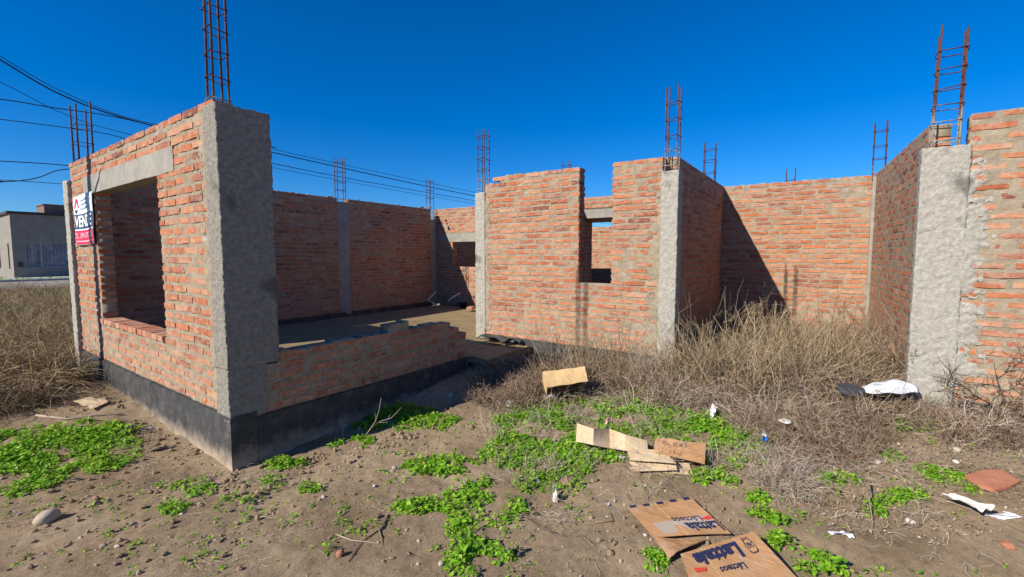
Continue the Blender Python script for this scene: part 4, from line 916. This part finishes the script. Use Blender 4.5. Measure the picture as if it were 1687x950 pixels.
sheet('panel', [(1030, 768), (1135, 762), (1142, 782), (1050, 776)], .03, 'cardpale', None, None, .005, .004, parent=e5, seed=22, lift=[.01, .012, .008, .01])
e6 = empty('flattened_box', tuple(G(1120, 742)), 'orange-brown printed box sheet on the green weeds beside the pale ones', 'cardboard box', GB)
p6, C6 = sheet('panel', [(1080, 720), (1163, 731), (1161, 764), (1077, 744)], .05, 'card', None, None, .004, .012, parent=e6, seed=30, lift=[.07, .06, .06, .06])
for ln_ in [[(.14, .25), (.2, .5)], [(.18, .2), (.26, .45)], [(.38, .2), (.38, .45)], [(.42, .2), (.42, .45)], [(.5, .3), (.53, .3), (.53, .4), (.5, .4), (.5, .3)], [(.4, .65), (.4, .85), (.46, .85)], [(.5, .62), (.56, .7), (.5, .9), (.56, .9)], [(.62, .15), (.62, .45)]]: cstroke(C6, [ln_], .0016, 'brown_ink', p6, 'printed_mark')
# upright box lid lying on the brush
e7 = empty('cardboard_box', tuple(G(930, 645)), 'tan corrugated box lying on its side on the brush in front of the slotted wall', 'cardboard box')
bc = Vector(onz(930, 622, .42)); bc = Vector(ony(930, 624, 2.62)); rt = Vector(rtv); fw = Vector(fwv); ux = (rt+fw*.05+Vector((0, 0, .14))).normalized()
def bpan(a, b, c, d, nm, mat='cardtan'):
    n = 8; V = []
    for i in range(n+1):
        for j in range(n+1):
            u, v = i/n, j/n; p = a*(1-u)*(1-v)+b*u*(1-v)+c*u*v+d*(1-u)*v; V.append(p+fw*.004*math.sin(u*9)+Vector((0, 0, .003*math.sin(u*14+v*3))))
    o = MB().add([tuple(q) for q in V], [(i*(n+1)+j, i*(n+1)+j+1, (i+1)*(n+1)+j+1, (i+1)*(n+1)+j) for i in range(n) for j in range(n)]).build(nm, M[mat], e7); s = o.modifiers.new('s', 'SOLIDIFY'); s.thickness = .004
dn = Vector((0, 0, -1)); A0 = Vector(onz(894, 613, .44)); A1 = Vector(onz(963, 604, .48)); A2 = Vector(onz(968, 628, .38)); A3 = Vector(onz(901, 638, .36))
bpan(A0, A1, A2, A3, 'lid')
dp = fw*.16-Vector((0, 0, .05)); bpan(A0, A1, A1+dp+dn*.04, A0+dp+dn*.04, 'back_panel'); bpan(A0, A3, A3+dn*.09+fw*.05, A0+dn*.10+fw*.06, 'side_panel'); bpan(A3+dn*.09+fw*.05, A2+dn*.07+fw*.07, A2+fw*.2+dn*.06, A3+fw*.2+dn*.08, 'bottom_panel', 'card'); bpan(A1, A2, A2+fw*.2+dn*.06, A1+dp+dn*.04, 'side_panel')
# papers by the plinth
for k, (px, lab) in enumerate((([(120, 660), (150, 654), (166, 662), (138, 668)], 'upper left of the two pale paper scraps by the plinth'), ([(140, 664), (172, 655), (178, 662), (150, 674)], 'lower right of the two pale paper scraps by the plinth'))):
    sheet('paper_scrap', px, .01, 'cardpale', lab, 'paper', .003, .008, 'pale paper scraps', seed=40+k, n=8, lift=[.02, .025, .015, .015])
# crumpled pieces
def crumple(name, px, py, rx, ry, rz, mat, label, cat, seed=0, rot=0, group=None, dz=0, second=None):
    """a scrap of film or paper: a sheet folded over itself with sharp random creases"""
    n = 26; b = np.array(G(px, py)); u, v = np.meshgrid(np.linspace(-1, 1, n+1), np.linspace(-1, 1, n+1), indexing='ij'); P = np.stack([u, v, 0*u], -1).reshape(-1, 3)
    e = 1+.5*fbm2(np.arctan2(P[:, 1], P[:, 0])*1.7+seed, P[:, 0]*0+seed*2.3, 3); P *= e[:, None]
    rs = np.random.default_rng(seed+90)
    for k in range(9):       # random fold lines
        a = rs.uniform(0, math.pi); nrm = np.array([math.cos(a), math.sin(a), rs.normal(0, .3)]); nrm /= np.linalg.norm(nrm); c = rs.uniform(-.6, .6); d = P@nrm-c
        ang = rs.uniform(.5, 1.7)*rs.choice([-1, 1]); ax = np.cross(nrm, [0, 0, 1.]); ax /= np.linalg.norm(ax)+1e-9; m = d > 0; o = nrm*c; Q = P[m]-o
        P[m] = Q*math.cos(ang)+np.cross(ax, Q)*math.sin(ang)+ax*(Q@ax)[:, None]*(1-math.cos(ang))+o
    P -= (P.min(0)+P.max(0))/2; P /= np.abs(P).max(0)+1e-9; P += np.stack([fbm3(P+seed+k, 5, 3) for k in range(3)], -1)*.25; P *= [rx, ry, rz]
    c, s = math.cos(rot), math.sin(rot); P = np.stack([P[:, 0]*c-P[:, 1]*s, P[:, 0]*s+P[:, 1]*c, P[:, 2]], 1)+b+[0, 0, rz*.9+dz]
    id_ = np.arange((n+1)**2).reshape(n+1, n+1); F = np.stack([id_[:-1, :-1], id_[1:, :-1], id_[1:, 1:], id_[:-1, 1:]], -1).reshape(-1, 4)
    o = mesh_np(name, P, F, M[mat])
    if second:
        o.data.materials.append(M[second])
        for p in o.data.polygons:
            if p.index % (n*n) < n*n*.45: p.material_index = 1
    return tag(o, label, cat, group)
TR = 'crumpled litter'
va = AZ-R(90)
crumple('crumpled_bag', 915, 825, .035, .022, .055, 'paper', 'crumpled whitish tissue standing in the dirt between weeds', 'litter', 1, .4, TR)
crumple('crumpled_bag', 882, 797, .03, .025, .015, 'plastic', 'clear-white plastic scrap on green weeds left of the tissue', 'litter', 2, 0, TR)
crumple('crumpled_bag', 1118+880-996, 832, .02, .014, .007, 'plastic', 'tiny white plastic scrap on bare dirt left of the cardboard', 'litter', 3, 0, TR)
crumple('crumpled_bag', 908, 658, .08, .03, .035, 'plastic', 'clear plastic rag under the tan box', 'litter', 4, va, TR)
crumple('crumpled_bag', 1174, 690, .05, .03, .06, 'plastic', 'white plastic rag at the edge of the brush and green weeds', 'litter', 5, 0, TR)
crumple('crumpled_bag', 1290, 643, .07, .04, .05, 'grayp', 'bluish plastic bag caught deep in the dry brush', 'litter', 6, 0, TR)
crumple('crumpled_bag', 1385, 884, .055, .02, .016, 'plastic', 'white crumpled wrapper lying on the dirt at lower right', 'litter', 7, va-.35, TR)
crumple('crumpled_bag', 742, 655, .02, .015, .025, 'grayp', 'small pale blue scrap in the deep shade by the low wall', 'litter', 8, 0, TR)
crumple('crumpled_bag', 999, 700, .045, .022, .03, 'pink', 'pinkish wrapper tucked behind the zigzag cardboard', 'litter', 9, 0, TR)
crumple('crumpled_bag', 1024, 758, .02, .02, .022, 'paper', 'cream scrap left of the folded pale box', 'litter', 10, 0, TR)
crumple('wrapper', 1257, 748, .032, .022, .05, 'paper', 'small blue and white food wrapper beside the green weeds', 'litter', 11, 0, TR, second='blueplastic', dz=.09)
crumple('black_bag_scrap', 852, 916, .028, .022, .03, 'blackplastic', 'shiny black plastic lump among the weeds at the bottom', 'litter', 12, 0, TR)
crumple('crumpled_bag', 245, 705, .04, .02, .012, 'grayp', 'pale bluish scrap beside the plinth', 'litter', 13, va, TR)
crumple('dark_rag', 262, 742, .07, .022, .012, 'blackplastic', 'dark rag strip in the dirt near the plinth', 'litter', 14, va+.8, TR)
wt = crumple('mortar_lump', 268, 200, .045, .045, .022, 'plastic', 'white lump sitting on top of the window wall', 'litter', 15, 0)
off = Vector((1.49, 4.43, 2.63))-Vector((float(np.mean([v.co.x for v in wt.data.vertices])), float(np.mean([v.co.y for v in wt.data.vertices])), float(np.mean([v.co.z for v in wt.data.vertices]))))
for v in wt.data.vertices: v.co += off
# white plastic shell with a dark disc end, half buried in the brush
ps = empty('plastic_shell', tuple(G(1440, 655)), 'broken white plastic appliance shell with a dark round end, half buried in dry twigs', 'plastic shell')
c0 = Vector(onz(1455, 642, .44)); ax_ = (Vector(rtv)+Vector(fwv)*.15).normalized(); sd_ = Vector((-ax_.y, ax_.x, 0))
V = []; n, m = 20, 12
for i in range(n+1):
    u = i/n; wdt = .05+.045*math.sin(min(1, u*1.2)*1.57); hh = .025+.05*math.sin(min(1, u*1.25)*1.57)*(1 if u < .9 else 1-(u-.9)*2)
    for j in range(m+1):
        a = math.pi*j/m; V.append(tuple(c0+ax_*(u*.42-.20)+sd_*(math.cos(a)*wdt*1.1)+Vector((0, 0, math.sin(a)*hh*.95+.006*math.sin(u*13+a*3)))))
sh_ = MB().add(V, [(i*(m+1)+j, i*(m+1)+j+1, (i+1)*(m+1)+j+1, (i+1)*(m+1)+j) for i in range(n) for j in range(m)]+[tuple(range(m+1))[::-1], tuple(n*(m+1)+j for j in range(m+1))]).build('shell', M['plastic'], ps, True)
d0 = c0-ax_*.30-Vector((0, 0, .0)); V = [tuple(d0+ax_*.11*math.cos(t)+sd_*.075*math.sin(t)+Vector((0, 0, zz_+.022*math.sin(t)))) for zz_ in (0, .03) for t in [2*math.pi*k/28 for k in range(28)]]
MB().add(V, [tuple(range(28))[::-1], tuple(range(28, 56))]+[(k, (k+1) % 28, 28+(k+1) % 28, 28+k) for k in range(28)]).build('round_end', M['darkplastic'], ps, bevel=.006)
# broken red tile, dirty plastic strip
def slabby(name, px, h, mat, label, cat, group=None, seed=0):
    P = [G(x, y, .004) for x, y in px]; n = len(P); V = [tuple(p+Vector((0, 0, z))) for z in (0, h) for p in P]
    return tag(MB().add(V, [tuple(range(n)), tuple(range(n, 2*n))[::-1]]+[(i, n+i, n+(i+1) % n, (i+1) % n) for i in range(n)]).build(name, M[mat], None, bevel=.003), label, cat, group)
slabby('broken_tile', [(1589, 788), (1618, 779), (1650, 779), (1681, 797), (1664, 806), (1638, 812), (1610, 803)], .022, 'clay', 'flat broken red clay tile lying in the dirt on the right', 'tile')
slabby('broken_tile', [(1560, 700), (1600, 705), (1585, 725), (1563, 715)], .02, 'clay', 'reddish shard half hidden by twigs above the broken tile', 'tile')
s1, _ = sheet('plastic_strip', [(1552, 813), (1570, 811), (1640, 835), (1618, 842)], .02, 'paper', 'crumpled dirty pale plastic strip below the red tile', 'plastic sheet', .004, .03, seed=50, n=20, lift=[.02, .03, .03, .015])
crumple('plastic_bottle', 1650, 853, .085, .022, .022, 'plastic', 'flattened white plastic bottle at the end of the dirty strip', 'bottle', 21, va-.28)
# dark plastic sheet and trash on the doorstep slab
sp_ = [(4.62, 3.75), (4.86, 3.72), (4.9, 3.35), (4.72, 3.22)]
mb = MB(); V = []; n = 10
for i in range(n+1):
    for j in range(n+1):
        u, v = i/n, j/n; x = (4.70+.2*u)+.08*v*(1-u); y = 3.95-.62*v; V.append((x, y, .392+.05*abs(math.sin(u*3+v*5))+.02*math.sin(v*17)))
tag(mb.add(V, [(i*(n+1)+j, i*(n+1)+j+1, (i+1)*(n+1)+j+1, (i+1)*(n+1)+j) for i in range(n) for j in range(n)]).build('plastic_rag', M['darkplastic'], None, True), 'dark plastic rag on the slab against the slotted wall', 'litter')
for (x, y, lab) in ((7.55, 6.75, 'dark rubbish heap at the foot of the rear wall inside the room'),):
    w = crumple('rubbish_heap', 760, 500, .12, .16, .07, 'blackplastic', lab, 'litter', 31)
    c = Vector([float(np.mean([v.co[k] for v in w.data.vertices])) for k in range(3)])
    for v in w.data.vertices: v.co += Vector((x, y, .42))-c
# a few loose bricks by the low wall top and inside the room
def loose(x, y, z, rz, label):
    me = MB().box((-.125, -.06, 0), (.125, .06, .056), .004).build('loose_brick', M['brick'], None, bevel=.004); me.location = (x, y, z); me.rotation_euler = (R(2), R(1), rz); return tag(me, label, 'brick', 'loose bricks')
loose(7.2, 6.2, .392, .5, 'loose brick on the room floor near the rear wall')
